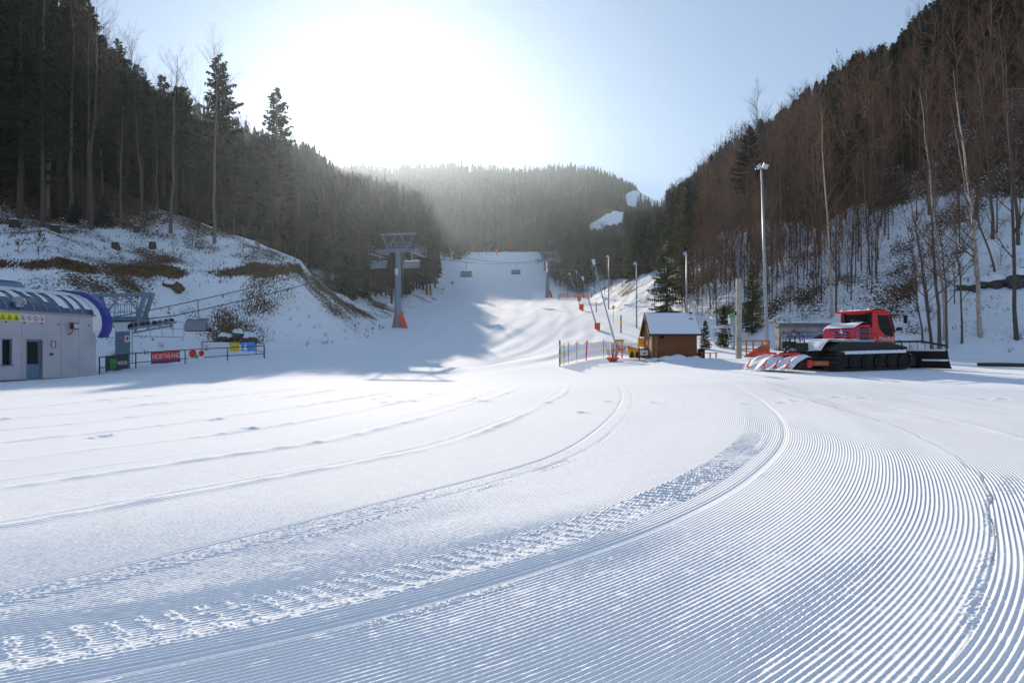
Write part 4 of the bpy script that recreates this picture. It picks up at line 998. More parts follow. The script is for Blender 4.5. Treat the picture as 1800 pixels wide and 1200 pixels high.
def poles():
    lamp_pole('tall steel floodlight pole standing behind the red groomer', 1349, 608, 297, 52, .105, 2, dx=-.42)
    lamp_pole('floodlight pole rising behind the hut roof', 1207, 560, 448, 74, .10, 1)
    lamp_pole('thin dark floodlight pole on the sunny bank left of the big spruce', 1119, 567, 465, 84, .07, 1, 'blsteel')
    lamp_pole('far pale floodlight pole between the snow lances and the sunny bank', 1070, 525, 452, 118, .10, 1)
    x, Y = (1298.5-CX)/F*49, 49; t = thing('concrete_post', 'bare square concrete post between the hut and the groomer', 'post', (x, Y, gz(x, Y)))
    MB().box((0, 0, 2.55), (.36, .3, 5.9)).build('shaft', 'conc', t, bevel=.03); MB().box((-.24, 0, 3.1), (.12, .1, .25)).build('junction_box', 'black', t)
    for px, y0, y1, Y, lab in [(1091.5, 568, 537, 78, 'dark post with a yellow box above the red lance pad'), (1048, 525, 506, 112, 'short dark post by the far snow lances'), (982, 524, 512, 158, 'small dark post by the orange netting')]:
        x = (px-CX)/F*Y; h = (y0-y1)/F*Y; t = thing('marker_post', lab, 'post', (x, Y, gz(x, Y)))
        MB().tube([(0, 0, -.3), (0, 0, h)], .07, 8).build('shaft', 'dark', t)
        if Y < 100: MB().box((-.02, -.1, h*.62), (.22, .14, .42)).build('box', 'yellow', t)
    for k, (px, py, Y, lab) in enumerate([(1078, 540, 92, 'yellow hydrant box on the snow between the lances and the thin post'), (1129.5, 577, 62, 'yellow box on a stake at the left edge of the hut roof')]):
        x = (px-CX)/F*Y; z = EYE+(HY-py)/F*Y; zb = gz(x, Y); t = thing('hydrant_box', lab, 'box', (x, Y, zb))
        MB().box((0, 0, max(z-zb, .3)), (.35, .3, .4)).build('box', 'yellow', t, bevel=.02); MB().tube([(0, 0, -.3), (0, 0, max(z-zb, .3)-.2)], .03, 6).build('stake', 'dark', t)
    for px, py, px2, py2, Y, pad, lab in [(1084, 600, 1043, 458, 60, 1, 'nearest snow lance, long pale pole leaning left from a red pad'), (1050, 574, 1024, 487, 82, 1, 'second snow lance, thin pole leaning left from a red pad'),
                                  (1022, 545, 1001, 480, 118, 1, 'third snow lance with a small red pad on the lit snow'), (1018, 524, 1013, 477, 150, 1, 'farthest snow lance, nearly upright above an orange pad')]:
        x = (px-CX)/F*Y; zb = gz(x, Y); t = thing('snow_lance', lab, 'snow gun', (x, Y, zb))
        tip = at(px2, py2, Y)-Vector((x, Y, zb)); r_ = .055*(1 if Y < 70 else 1.15)
        MB().tube([(0, 0, .2), tip*.5, tip], [r_*1.3, r_, r_*.7], 8).build('pole', 'steel', t)
        d = tip.normalized(); MB().tube([tip-d*.35, tip+d*.1], [.12, .16], 8).build('nozzle', 'lens', t)
        s = (1.0 if Y < 100 else 1.2)
        MB().tube([(0, 0, -.3), (0, 0, .7)], .06, 6).build('stand', 'steel', t)
        if Y < 70: MB().add([(-.1, -.3, .55), (.78, -.35, .45), (.68, -.3, -.3), (-.05, -.25, -.25), (-.1, -.12, .55), (.78, -.17, .45), (.68, -.12, -.3), (-.05, -.07, -.25)], [(0, 3, 2, 1), (4, 5, 6, 7), (0, 1, 5, 4), (1, 2, 6, 5), (2, 3, 7, 6), (3, 0, 4, 7)]).build('pad', 'redm', t)
        else: MB().add([(-.35*s, -.3, .85*s), (.3*s, -.35, .85*s), (.27*s, -.3, -.1), (-.33*s, -.25, .15), (-.35*s, -.1, .85*s), (.3*s, -.15, .85*s), (.27*s, -.1, -.1), (-.33*s, -.1, .15)], [(0, 3, 2, 1), (4, 5, 6, 7), (0, 1, 5, 4), (1, 2, 6, 5), (2, 3, 7, 6), (3, 0, 4, 7)]).build('pad', 'redm', t)
    # curved hose hanging between lances
    o = MB().tube([at(1038, 505, 95), at(1052, 512, 95), at(1062, 530, 93)], .04, 5).tube([at(1055, 507, 95), at(1068, 512, 95), at(1076, 520, 93)], .04, 5).build('hose', 'white'); tag(o, 'pale hoses arching off the middle of the nearest lance', 'hose')
    for px, py, w_, h_, lab in [(757, 520, 12, 16, 'small orange pad on the shaded piste edge right of the tall tower'), (795, 500, 12, 8, 'tiny orange box on the shrubby slope edge'), (873, 446, 8, 14, 'tiny red marker at the top of the steep slope')]:
        p = hit(px, py, 60); p = Vector((-7.3, 340, gz(-7.3, 340))) if px == 873 else p; k = p.y/F; t = thing('marker_pad', lab, 'pad', p)
        MB().box((0, 0, h_*k/2*.6), (w_*k*.45, .2, h_*k*.6)).build('pad', 'orange', t, bevel=.03); MB().tube([(0, .15, -.3), (0, .15, h_*k*.75)], .04, 6).build('stake', 'dark', t)
    for px, py, lab in [(768, 515, 'left one of two thin stakes beside the piste edge'), (780, 512, 'right one of two thin stakes beside the piste edge')]:
        p = hit(px, py, 60); o = MB().tube([(0, 0, -.3), (.02, 0, 1.5)], .05, 6).build('stake', 'dark'); o.location = p; tag(o, lab, 'stake')
    # orange netting at the foot of the steep slope
    P = [hit(px, 524, 100) for px in (984, 998, 1012, 1026, 1040)]; t = thing('netting_fence', 'low orange netting fence across the foot of the steep slope', 'fence', P[0]); o = P[0]
    m = MB(); 
    for a, b in zip(P[:-1], P[1:]):
        a = a-o; b = b-o
        for k in range(4): m.add([a+Vector((0, 0, .25+.25*k)), b+Vector((0, 0, .25+.25*k)), b+Vector((0, 0, .40+.25*k)), a+Vector((0, 0, .40+.25*k))], [(0, 1, 2, 3)])
    m.build('net', 'net', t)
    for p in P: MB().tube([p-o-Vector((0, 0, .3)), p-o+Vector((0, 0, 1.4))], .05, 6).build('post', 'dark', t)
# ------------------------------------------------------------------ hut and the things round it
def hut():
    x0, y0 = 9.55, 48.7; zb = gz(11, 49); t = thing('hut', 'small brown timber hut with a snow covered gable roof', 'hut', (x0, y0, zb))
    Wd, Dp, hw, hr = 3.1, 2.8, 2.0, 3.2
    w = MB().box((Wd/2, Dp/2, hw/2-.2), (Wd, Dp, hw+.4)); w.prism([(0, hw), (Dp, hw), (Dp/2, hr-.12)], .0, Wd, 'x'); w.build('wall', 'wood', t)
    bd = MB()
    for k in range(22): bd.box((.28+k*.135, -.012, hw/2-.1), (.012, .02, hw+.2))
    bd.build('board_joint', 'dark', t)
    for x in (.04, .3): MB().box((x-.0, -.06, hw/2-.1), (.13, .12, hw+.3)).build('corner_post', 'woodl', t)
    rf = MB(); 
    ov = .24; e = -.42; s_ = (hr-hw)/(Dp/2)
    def rp(y, o=0): return (hr-abs(y-Dp/2)*s_+o)
    rf.prism([(e, rp(e)), (Dp/2, hr), (Dp-e, rp(Dp-e)), (Dp-e, rp(Dp-e)+.09), (Dp/2, hr+.1), (e, rp(e)+.09)], -ov, Wd+ov, 'x')
    r = rf.build('roof', 'dark', t)
    def sn(i, j):
        x = -ov+.04+(Wd+2*ov-.08)*i; y = e+.03+(Dp/2-e-.06)*j
        return (x, y, rp(y, .10)+.05*min(1, j*6+.2)*min(1, (1-j)*5+.2)+.008*math.sin(j*44))
    MB().sheet(sn, 40, 46).build('roof_snow', 'cap', r, True)
    MB().box((Wd-.12, Dp/2-.25, hr+.06), (.16, .14, .1), rot=Matrix.Rotation(.5, 3, 'Z')).box((Wd-.2, Dp/2-.62, rp(Dp/2-.62)+.19), (.24, .12, .05), rot=Matrix.Rotation(-.6, 3, 'Z')).build('bare_shingle', 'dark', r)
    bb = MB()
    for a, b in (((e, rp(e)), (Dp/2, hr)), ((Dp/2, hr), (Dp-e, rp(Dp-e)))): bb.prism([(a[0], a[1]-.1), (b[0], b[1]-.1), (b[0], b[1]+.06), (a[0], a[1]+.06)], -ov-.03, -ov, 'x')
    bb.build('barge_board', 'wood', r)
    wn = MB().box((.72, -.03, 1.68), (.34, .06, .46)).build('window', 'dark', t); MB().box((.72, -.062, 1.68), (.26, .01, .38)).build('pane', 'glass', wn)
    MB().box((Wd+.05, .5, .8), (.06, .5, 1.9), rot=Matrix.Rotation(-.10, 3, 'Y')).build('leaning_board', 'dark', t)
    MB().box((.0-.02, Dp*.55, .95), (.04, .8, 1.8)).build('door', 'woodl', t)
    for k, (x, y, a, b, h, lab) in enumerate([(11.0, 48.0, 1.3, .5, .34, 'snow heap drifted against the foot of the hut wall'), (12.35, 48.2, .7, .35, .22, 'smaller snow heap at the right corner of the hut'), (9.6, 48.2, .8, .4, .25, 'snow heap at the left corner posts of the hut')]):
        def fn(i, j, a=a, b=b, h=h): u = 2*i-1; v = 2*j-1; return (u*a, v*b, h*max(0, 1-u*u)*max(0, 1-v*v)*(1+.2*math.sin(u*7+v*3))-.03)
        o = MB().sheet(fn, 18, 10).build('snow_heap', 'cap', None, True); o.location = (x, y, gz(x, y)); tag(o, lab, 'snow heap')
    # picnic bench
    x, y = (1243-CX)/F*49.5, 49.5; t = thing('picnic_bench', 'brown wooden picnic bench right of the hut', 'bench', (x, y, gz(x, y)-.05), R(-4))
    MB().box((-.15, .3, .72), (.75, .5, .05)).build('table_top', 'dark', t); MB().box((-.15, .3, .765), (.7, .46, .04)).build('snow_cap', 'cap', t)
    MB().box((.05, -.25, .42), (1.25, .26, .05)).build('seat', 'woodl', t)
    for xx in (-.4, .15, .55): MB().box((xx, -.25, .18), (.07, .2, .45)).build('leg', 'wood', t)
    MB().box((-.35, .3, .35), (.5, .08, .68)).build('leg', 'dark', t)
def play_area():
    P = [Vector(((px-CX)/F*Y, Y, 0)) for px, Y in [(984, 47.5), (991.5, 48.5), (999, 49.5), (1014, 51), (1030, 52.5), (1061, 54.5), (1093, 53), (1122, 52)]]
    for p in P: p.z = gz(p.x, p.y)
    t = thing('safety_net_fence', 'blue and yellow striped safety net on thin poles beside the piste', 'fence', P[0]); o = P[0]; hs = [1.7, 1.5, 1.5, 1.5, 1.42, 1.35, 1.35, 1.2]
    N = 10; rows = [(0, .12, 'yellow'), (.12, .42, 'bluen'), (.42, .55, 'yellow'), (.55, .88, 'bluen'), (.88, 1, 'yellow')]
    V = {}
    mb = {'yellow': MB(), 'bluen': MB()}
    for k in range(len(P)-1):
        a, b = P[k]-o, P[k+1]-o; ha, hb = hs[k], hs[k+1]; sg = .16 if k < 4 else .07
        for r0, r1, c in rows:
            def fn(i, j):
                f = r0+(r1-r0)*j; h = ha*(1-i)+hb*i; d = sg*math.sin(math.pi*i)*(.3+f)
                return tuple(a.lerp(b, i)+Vector((0, .05*math.sin(i*6+f*4), .18+(h-.22)*f-d)))
            mb[c].sheet(fn, N, 2)
    mb['yellow'].build('yellow_net_band', 'netyellow', t); mb['bluen'].build('blue_net_band', 'netblue', t)
    for k, p in enumerate(P):
        m = ['black', 'dark', 'dark', 'dark', 'red', 'dark', 'red', 'dark'][k]; r_ = [.05, .018, .018, .018, .045, .018, .05, .018][k]; ln = Vector((.08 if m == 'red' else 0, 0, hs[k]+.05))
        pb = MB().tube([p-o-Vector((0, 0, .2)), p-o+ln], r_, 8).build('pole', m, t)
        if k == 0:
            for z in (.0, .55, 1.15): MB().tube([p-o+Vector((0, 0, z)), p-o+Vector((0, 0, z+.28))], .062, 8).build('yellow_band', 'yellow', pb)
    # bin full of slalom poles
    x, y = (1077-CX)/F*50, 50.; t = thing('pole_bin', 'orange sledge tray holding a bundle of purple and yellow poles', 'bin', (x, y, gz(x, y)))
    MB().lathe([(.001, 0), (.25, 0), (.42, .22), (.45, .24), (.40, .24), (.24, .05), (.001, .05)], n=18).build('tray', 'redm', t, True); MB().lathe([(.43, .22), (.47, .3), (.40, .3)], n=18).build('tray_rim', 'orange', t, True)
    rg = random.Random(2)
    for k in range(14):
        a = rg.uniform(-.2, .2); c = ['purple', 'orange', 'purple', 'yellow'][k % 4]; x1 = a*2.2+rg.uniform(-.1, .1); h = rg.uniform(1.1, 1.45)
        q = MB().tube([(a, rg.uniform(-.1, .1), .06), (x1*.5+a*.5, 0, h*.5), (x1, .1, h)], .022, 6).build('pole', c, t)
        MB().tube([(x1*.5+a*.5-.02, 0, h*.42), (x1*.8+a*.2, .05, h*.72)], .03, 6).build('grip_band', 'yellow' if c != 'yellow' else 'purple', q)
    # stacked fringed net to the right of the bin
    x, y = (1086-CX)/F*51, 51.; t = thing('rolled_net', 'yellow and purple net roll hanging between the bin and the red pole', 'net', (x, y, gz(x, y)))
    for k in range(9): MB().box((-.2+k*.07, 0, 1.05), (.03, .05, .75)).build('tassel', 'purple' if k % 2 else 'netyellow', t)
    MB().box((.08, .04, 1.42), (.72, .05, .16)).box((.08, .05, .75), (.72, .05, .18)).build('edge_band', 'yellow', t)
    # yellow graphic mat, board and frame
    x, y = (1121-CX)/F*51, 51.; t = thing('padded_mat', 'low yellow and orange padded mat with dark arches left of the hut', 'mat', (x, y, gz(x, y)))
    MB().prism([(-.78, 1.0), (-.6, .1), (.75, .05), (.78, .75), (.1, .72)], 0, .12).build('mat', 'yellow', t, bevel=.02)
    MB().prism([(-.78, 1.01), (-.72, .7), (-.4, .72), (.78, .66), (.78, .76), (.1, .73)], -.012, -.002).build('orange_band', 'orange', t)
    for xx in (-.42, -.02, .45): MB().prism([(xx+.15*math.cos(a*.45)*(1), .12+.48*math.sin(a*.45)) for a in range(8)], -.022, -.013).build('printed_arch', 'dark', t)
    x, y = (1128-CX)/F*51.8, 51.8; t = thing('notice_board', 'upright yellow board sticking up behind the padded mat', 'board', (x, y, gz(x, y)))
    MB().box((0, 0, 1.15), (.56, .05, .66)).build('board', 'yellow', t); b = MB()
    for k in range(3): b.box((-.12+.12*k, -.03, 1.15), (.012, .01, .6))
    for k in range(3): b.box((0, -.03, 1.0+.15*k), (.5, .01, .012))
    b.build('grid_line', 'orange', t); MB().box((-.2, .03, .4), (.05, .05, .9)).build('leg', 'dark', t); MB().box((.2, .03, .4), (.05, .05, .9)).build('leg', 'dark', t)
    x, y = (1132-CX)/F*49.6, 49.6; t = thing('frame_sign', 'dark framed picture sign leaning at the left wall of the hut', 'sign', (x, y, gz(x, y)))
    f = MB().box((0, 0, .78), (.74, .06, .1)).box((0, 0, .3), (.74, .06, .1)).box((-.33, 0, .45), (.08, .07, .8)).box((.33, 0, .45), (.08, .07, .8)).build('frame', 'dark', t); MB().box((0, .01, .54), (.6, .02, .4)).build('picture', 'white', t)
    MB().prism([(-.1, .45), (.05, .42), (.12, .55), (0, .6)], -.012, -.001).build('printed_shape', 'red', t)
    # small drag lift behind the hut
    p = at(1262, 574, 60); zb = gz(p.x, p.y); t = thing('drag_lift', 'small drag lift arm with a green machine hood between the hut and the concrete post', 'ski lift', (p.x, p.y, zb))
    h = p.z-zb; MB().tube([(-1.6, 0, h), (.9, 0, h+.03)], .06, 6).tube([(-1.6, 0, h-.12), (.9, 0, h-.1)], .03, 6).build('arm', 'white', t)
    MB().box((.85, 0, h+.05), (.9, .5, .14)).box((1.2, 0, h+.5), (.5, .5, .6)).build('motor_frame', 'steel', t)
    MB().lathe([(.34, 0), (.34, .12), (.25, .24), (.001, .26)], (1.22, 0, h+.8), 12).build('hood', 'green', t, True)
    MB().tube([(.7, 0, h), (1.35, 0, -.3)], .05, 6).tube([(1.35, 0, h), (1.35, 0, -.3)], .07, 6).build('stand', 'steel', t); MB().tube([(-1.4, 0, h), (-1.4, 0, -.3)], .05, 6).build('stand', 'steel', t)
    # rail fence left of the groomer
    ps = [Vector(((px-CX)/F*51, 51, 0)) for px in (1302, 1312, 1324, 1340, 1352)]
    for q in ps: q.z = gz(q.x, q.y)-.1
    t = rail_fence('wooden_railing', 'orange brown wooden railing behind the concrete post', ps, 1.25, 'orangewood', .05, .55)
    MB().prism([(0, .0), (2.0, .0), (2.0, 1.0), (1.5, .95), (.6, .35)], .1, .14).build('red_tarpaulin', 'net', t)
    # concrete portal on the slope
    x0, y0 = (1369-CX)/F*58, 58.; zb = EYE+(HY-614)/F*58
    t = thing('concrete_portal', 'stained concrete wall with a dark arch set into the slope behind the groomer', 'wall', (x0, y0, zb), 0)
    w = MB(); L = 5.2; hh = 1.85; ax = 3.6; ar = 1.0
    arc = [(ax+ar*math.cos(a), max(0, .25+ar*math.sin(a))) for a in [math.pi*k/12 for k in range(13)]]
    for i in range(12):
        (xa, za), (xb, zb_) = arc[i+1], arc[i]; w.prism([(xa, za), (xb, zb_), (xb, hh), (xa, hh)], 0, .8)
    w.box(((ax-ar)/2, .4, hh/2), (ax-ar, .8, hh)); w.box(((ax+ar+L)/2, .4, hh/2), (L-ax-ar, .8, hh)); w.build('wall', 'conc', t)
    MB().box((L/2, .3, hh+.14), (L+.2, 1.1, .3)).build('coping', 'concd', t, bevel=.02)
    MB().sheet(lambda i, j: (-.1+(L+.2)*i, -.2+1.1*j, hh+.30+.12*math.sin(j*3.14)*(1+.4*math.sin(i*23))), 30, 5).build('snow_cap', 'cap', t, True)
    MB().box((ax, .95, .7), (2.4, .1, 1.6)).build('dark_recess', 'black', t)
    w = MB().box((L/2+.5, 1.2, -.6), (L+1.5, 1.5, 1.2)).build('footing', 'concd', t)
    # logs, rocks, stumps
    p = at(1718, 646, 41); p.z = gz(p.x, p.y)+.08; q = at(1850, 649, 39.5); q.z = gz(q.x, q.y)+.08
    o = MB().tube([p, p.lerp(q, .3)+Vector((0, 0, .02)), p.lerp(q, .7), q], [.12, .125, .13, .12], 10).build('log', 'bark', None, True); tag(o, 'long dark log lying on the snow at the right edge', 'log')
    def rock(px, py, s, lab, y0=50, m='rockm', snow=True):
        p = hit(px, py, y0); t = thing('rock', lab, 'rock', p, random.random()*6); rr = random.Random(px)
        def fn(ex, up):
            def g(i, j):
                a = 6.2832*i; b = math.pi*(j-.5)*(1 if not up else 1); b = b if not up else abs(b)*.0+math.pi*.5*j*.9+.35
                k = 1+.22*math.sin(a*3+px)+.15*math.sin(b*4+a*2+px*.3)+.12*math.sin(a*7+py)
                return (s*1.3*k*math.cos(a)*math.cos(b)*ex, s*.9*k*math.sin(a)*math.cos(b)*ex, s*.75*k*math.sin(b)*ex)
            return g
        MB().sheet(fn(1, False), 20, 12).build('stone', m, t)
        if snow: MB().sheet(fn(1.06, True), 20, 6).build('snow_cap', 'cap', t, True)
    rock(1702, 508, .8, 'dark overhanging rock below the leaning trees, left one on the ledge'); rock(1738, 500, .9, 'middle rock of the dark ledge on the right slope'); rock(1775, 497, 1.2, 'long rock at the right end of the dark ledge')
    rock(1796, 480, 1.0, 'rock above the ledge at the right edge of the view')
    rock(395, 596, .55, 'small dark rock showing near the foot of the left bank', 50); rock(440, 598, .75, 'brown earth lump above the end of the rear railing', 50, 'earth'); rock(418, 590, .6, 'snowy boulder between the small rock and the earth lump', 50)
    rock(310, 508, .7, 'round ochre rock high on the left bank', 50, 'earth', False); rock(296, 502, .5, 'small dark rock beside the round ochre rock', 50)
    for px, py, s, lab in [(97, 408, .42, 'cut tree stump on the snow below the pale beeches'), (25, 398, .4, 'stump at the far left of the snowy shelf'), (203, 437, .36, 'flat reddish stump right of the leaning beech'), (268, 436, .34, 'small stump in the middle of the snowy shelf'), (240, 408, .3, 'stump at the forest edge behind the flat stump')]:
        p = hit(px, py, 52); t = thing('stump', lab, 'stump', p)
        MB().lathe([(s*1.25, -.3), (s*1.1, .05), (s, .3), (s*.96, .62), (.001, .62)], n=12).build('wood', 'bark', t); MB().lathe([(s*.9, .62), (s*.8, .70), (.001, .74)], n=12).build('snow_cap', 'cap', t, True)
# ------------------------------------------------------------------ snow groomer
def groomer():
    yaw = R(24); ox, oy = 17.6, 37.8; t = thing('snow_groomer', 'red tracked snow groomer parked with its blade to the right', 'snow groomer', (ox, oy, gz(ox, oy)-.02), yaw)
    # local x forward, y left (away), z up
    for s in (-1, 1):
        y0 = s*1.45; w_ = .95; b = MB()
        path = []
        for k in range(9): a = math.pi/2+math.pi*k/8; path.append((-2.25+.42*math.cos(a), .46+.40*math.sin(a)))
        for k in range(9): a = -math.pi/2+math.pi*k/8; path.append((2.2+.50*math.cos(a), .54+.44*math.sin(a)))
        path = [(x, z) for x, z in path]; n = len(path)
        inn = [(x*.985, .5+(z-.5)*.86) for x, z in path]
        for i in range(n): j = (i+1) % n; b.prism([path[i], path[j], inn[j], inn[i]], y0-w_/2, y0+w_/2)
        tr = b.build('track', 'rubber', t)
        P = [Vector((x, 0, z)) for x, z in path]; P.append(P[0]); cl = MB(); L = [0]
        for p, q in zip(P[:-1], P[1:]): L.append(L[-1]+(q-p).length)
        m = 52
        for k in range(m):
            d = L[-1]*k/m; i = max(j for j in range(len(L)-1) if L[j] <= d); p, q = P[i], P[i+1]; c = p.lerp(q, (d-L[i])/(L[i+1]-L[i])); tg = (q-p).normalized(); nrm = Vector((tg.z, 0, -tg.x)) 
            if nrm.dot(c-Vector((0, 0, .5))) < 0 and abs(c.x) > 2.0: nrm = -nrm
            if abs(c.x) <= 2.3: nrm = Vector((0, 0, 1 if c.z > .5 else -1))
            ang = math.atan2(nrm.x, nrm.z); cl.box(c+nrm*.035+Vector((0, y0, 0)), (.05, w_+.06, .09), rot=Matrix.Rotation(ang, 3, 'Y'))
        cl.build('cleat', 'steeldark', tr)
        MB().sheet(lambda i, j: (-2.2+4.4*i, y0-w_/2-.09+(w_+.1)*max(0, j*1.25-.25), .82+.08*i+.16*min(1, j*5)*(.75+.25*abs(math.sin(i*30)))), 84, 10).build('track_snow', 'cap', tr)
        for k in range(6):
            x = -2.22+k*.89; r_ = .34 if 0 < k < 5 else .38
            wh = MB().prism([(x+r_*math.cos(a*.349), .46+r_*math.sin(a*.349)) for a in range(18)], y0-.40, y0+.40).build('wheel', 'rubber', t); MB().prism([(x+.14*math.cos(a*.52), .46+.14*math.sin(a*.52)) for a in range(12)], y0-.43, y0-.40).build('hub', 'rubber', wh)
    for s in (-1, 1): MB().box((0, s*1.5, .5), (4.3, .5, .62)).build('wheel_gap_shade', 'black', t)  # added black filler that puts the shade into the gaps between the wheels
    MB().prism([(-2.9, .75), (-2.5, .45), (2.3, .5), (2.75, .85), (2.6, 1.1), (-2.9, 1.05)], -.95, .95).build('chassis', 'black', t)
    # deck over the rear half
    MB().prism([(-3.1, 1.05), (-2.2, 1.45), (1.4, 1.42), (2.7, 1.2), (2.6, 1.05), (-2.8, .98)], -1.75, 1.75).build('skirt', 'black', t, bevel=.03)
    d = MB().box((-1.25, 0, 1.50), (2.9, 3.5, .1)).build('deck', 'steel', t)
    MB().sheet(lambda i, j: (-2.72+2.9*i, -1.72+3.44*j, 1.56+.05*math.sin(i*3.1)*math.sin(j*3.1)+.012*math.sin(i*19+j*13)), 20, 20).build('deck_snow', 'cap', d, True)
    MB().sheet(lambda i, j: (-3.35+.72*i, -1.6+2.4*j, 1.0+.58*math.sin(i*1.5)+.02*math.sin(j*15)), 10, 14).build('rear_flap', 'cap', t, True)
    r = MB()
    for zz in (1.75, 1.98):
        r.tube([(-2.6, -1.7, zz), (-.1, -1.7, zz), (-.1, 0, zz)], .022, 5); r.tube([(-2.6, -1.7, zz), (-2.6, 1.6, zz), (-.1, 1.6, zz)], .022, 5)
    for x, y in ((-2.6, -1.7), (-1.8, -1.7), (-.9, -1.7), (-.1, -1.7), (-2.6, 0), (-2.6, 1.6), (-1.4, 1.6)): r.tube([(x, y, 1.5), (x, y, 1.98)], .022, 5)
    r.build('deck_rail', 'bluerail', t)
    # engine cover
    e = MB().prism([(-.35, 1.48), (-.4, 2.05), (-.25, 2.22), (.45, 2.36), (.95, 2.36), (.95, 1.48)], -1.0, 1.0).build('engine_cover', 'red', t, bevel=.05)
    g = MB()
    for k in range(5): g.box((.38, -1.012, 1.62+k*.14), (.62, .03, .085))
    g.build('side_grille', 'black', e); g = MB()
    for k in range(3):
        for yy in (-.55, .0): g.box((-.40, yy, 1.66+k*.15), (.04, .36, .07))
    g.build('rear_grille', 'black', e)
    MB().box((-.42, -.25, 2.0), (.04, .2, .16), rot=Matrix.Rotation(.5, 3, 'X')).build('badge', 'white', e)
    MB().sheet(lambda i, j: (-.36+1.2*i, -.97+1.94*j, 2.19+.24*min(1, i*1.6)+.09*math.sin(i*2.9)*(.7+.3*math.sin(j*8))), 14, 20).build('snow_cap', 'cap', e, True)
    MB().box((.55, -.45, 2.55), (.4, .5, .16)).build('air_intake', 'black', e, bevel=.04)
    for yy in (-.5, 1.1):
        pth = [(.92, yy-.42, 2.25), (.92, yy-.42, 2.95)]
        x = MB().tube([(.86, yy-.45, 2.2), (.86, yy-.45, 3.0)], .07, 10); 
        for k in range(12): x.lathe([(.07, 0), (.095, .018), (.07, .036)], (.86, yy-.45, 2.24+k*.063), 10)
        x.build('exhaust_hose', 'black', t)
    # cab
    sd = [(.95, 1.42), (.95, 3.02), (2.05, 3.02), (2.28, 2.9), (2.62, 1.98), (2.68, 1.55), (2.55, 1.3), (1.6, 1.38)]
    c = MB().prism(sd, -1.02, 1.02).build('cab', 'red', t, bevel=.04)
    MB().box((1.45, 0, 3.07), (1.5, 2.15, .1)).build('roof', 'red', c, bevel=.03)
    MB().sheet(lambda i, j: (.75+1.35*i, -1.0+2.0*j, 3.125+.07*math.sin(i*3.14)*(1+.4*math.sin(j*9+i*3))), 14, 18).build('roof_snow', 'cap', c, True)
    MB().prism([(1.33, 2.88), (2.1, 2.88), (2.48, 1.98), (2.5, 1.72), (1.95, 1.80), (1.55, 2.1), (1.38, 2.42)], -1.036, -1.02).build('side_window', 'glass', c)
    MB().box((1.9, -1.045, 2.24), (1.05, .03, .035)).build('window_bar', 'black', c)
    MB().prism([(1.33, 2.88), (2.1, 2.88), (2.48, 1.98), (2.5, 1.72), (1.95, 1.80), (1.55, 2.1), (1.38, 2.42)], 1.02, 1.036).build('side_window', 'glass', c)
    MB().add([(2.10, -.98, 2.98), (2.30, -.98, 2.88), (2.64, -.98, 1.98), (2.66, -.98, 1.75), (2.10, .98, 2.98), (2.30, .98, 2.88), (2.64, .98, 1.98), (2.66, .98, 1.75)], [(0, 1, 5, 4), (1, 2, 6, 5), (2, 3, 7, 6)]).build('windshield', 'glass', c)
    for o_ in (c.children[-1],): o_.location.x = .03
    MB().prism([(2.08, 3.0), (2.32, 2.9), (2.66, 1.98), (2.56, 1.98), (2.22, 2.86)], -1.06, -1.0).build('windshield_pillar', 'black', c)
    MB().box((.93, 0, 2.68), (.03, 1.75, .5)).build('rear_window', 'glass', c)
    MB().box((.90, .0, 2.98), (.06, 1.3, .09)).build('rear_visor', 'red', c)
    MB().box((1.12, -1.03, 1.85), (.03, .02, .14)).build('door_handle', 'black', c)
    text('PistenBully', .34, 'lettering', 'white', c, (1.98, -1.035, 1.62), (R(90), 0, 0), .003, .3, .8); text('600', .11, 'lettering', 'white', c, (1.12, -1.035, 1.6), (R(90), 0, 0), .003, .2, 1)
    for yy in (-.85, .85):
        MB().lathe([(.09, 0), (.09, .13), (.05, .17), (.001, .17)], (.98, yy, 3.1), 10).build('beacon', 'orange', t, True)
    m = MB().tube([(2.1, -1.0, 2.95), (2.5, -1.25, 2.97), (2.95, -1.45, 2.93), (3.0, -1.47, 2.35), (2.6, -1.1, 2.2)], .022, 6).build('mirror_arm', 'steel', t)
    MB().box((2.92, -1.43, 2.66), (.06, .2, .42)).build('mirror', 'black', m)
    MB().box((2.75, -1.2, 2.15), (.25, .22, .16)).build('work_lamp', 'black', t)
    MB().tube([(2.05, 1.0, 2.95), (2.6, 1.4, 2.95), (2.65, 1.42, 2.4)], .022, 6).build('mirror_arm', 'steel', t)
    # front blade
    b = MB(); N = 10
    B_ = .75; P = [(3.75+B_+.28*math.cos(1.2+2.2*k/N)+.1, .55-.5*math.cos(math.pi*k/N)) for k in range(N+1)]
    for i in range(N): b.prism([P[i], P[i+1], (P[i+1][0]+.07, P[i+1][1]), (P[i][0]+.07, P[i][1])], -2.75, 2.0)
    bl = b.build('blade', 'black', t)
    MB().box((3.72+B_, -.35, 1.03), (.34, 4.6, .1)).build('blade_snow', 'cap', bl)
    MB().box((3.5+B_, -2.2, .5), (.8, 1.1, .09)).build('wing_snow', 'cap', bl, bevel=.04)
    f = MB().tube([(3.72+B_, -2.6, 1.05), (3.74+B_, -2.6, 1.25), (3.74+B_, -1.2, 1.5), (3.74+B_, 1.2, 1.5), (3.74+B_, 1.9, 1.35), (3.72+B_, 1.9, 1.05)], .06, 6)
    for k in range(10): y = -2.3+k*.45; f.tube([(3.73+B_, y, 1.05), (3.74+B_, y, 1.42)], .025, 5)
    f.build('blade_grid', 'black', bl)
    rb = MB()
    for k in range(6): y = .1+k*.36; rb.tube([(3.42+B_, y, .98), (3.68+B_, y+.05, 1.42)], .035, 5)
    rb.build('rib', 'redwood', bl)
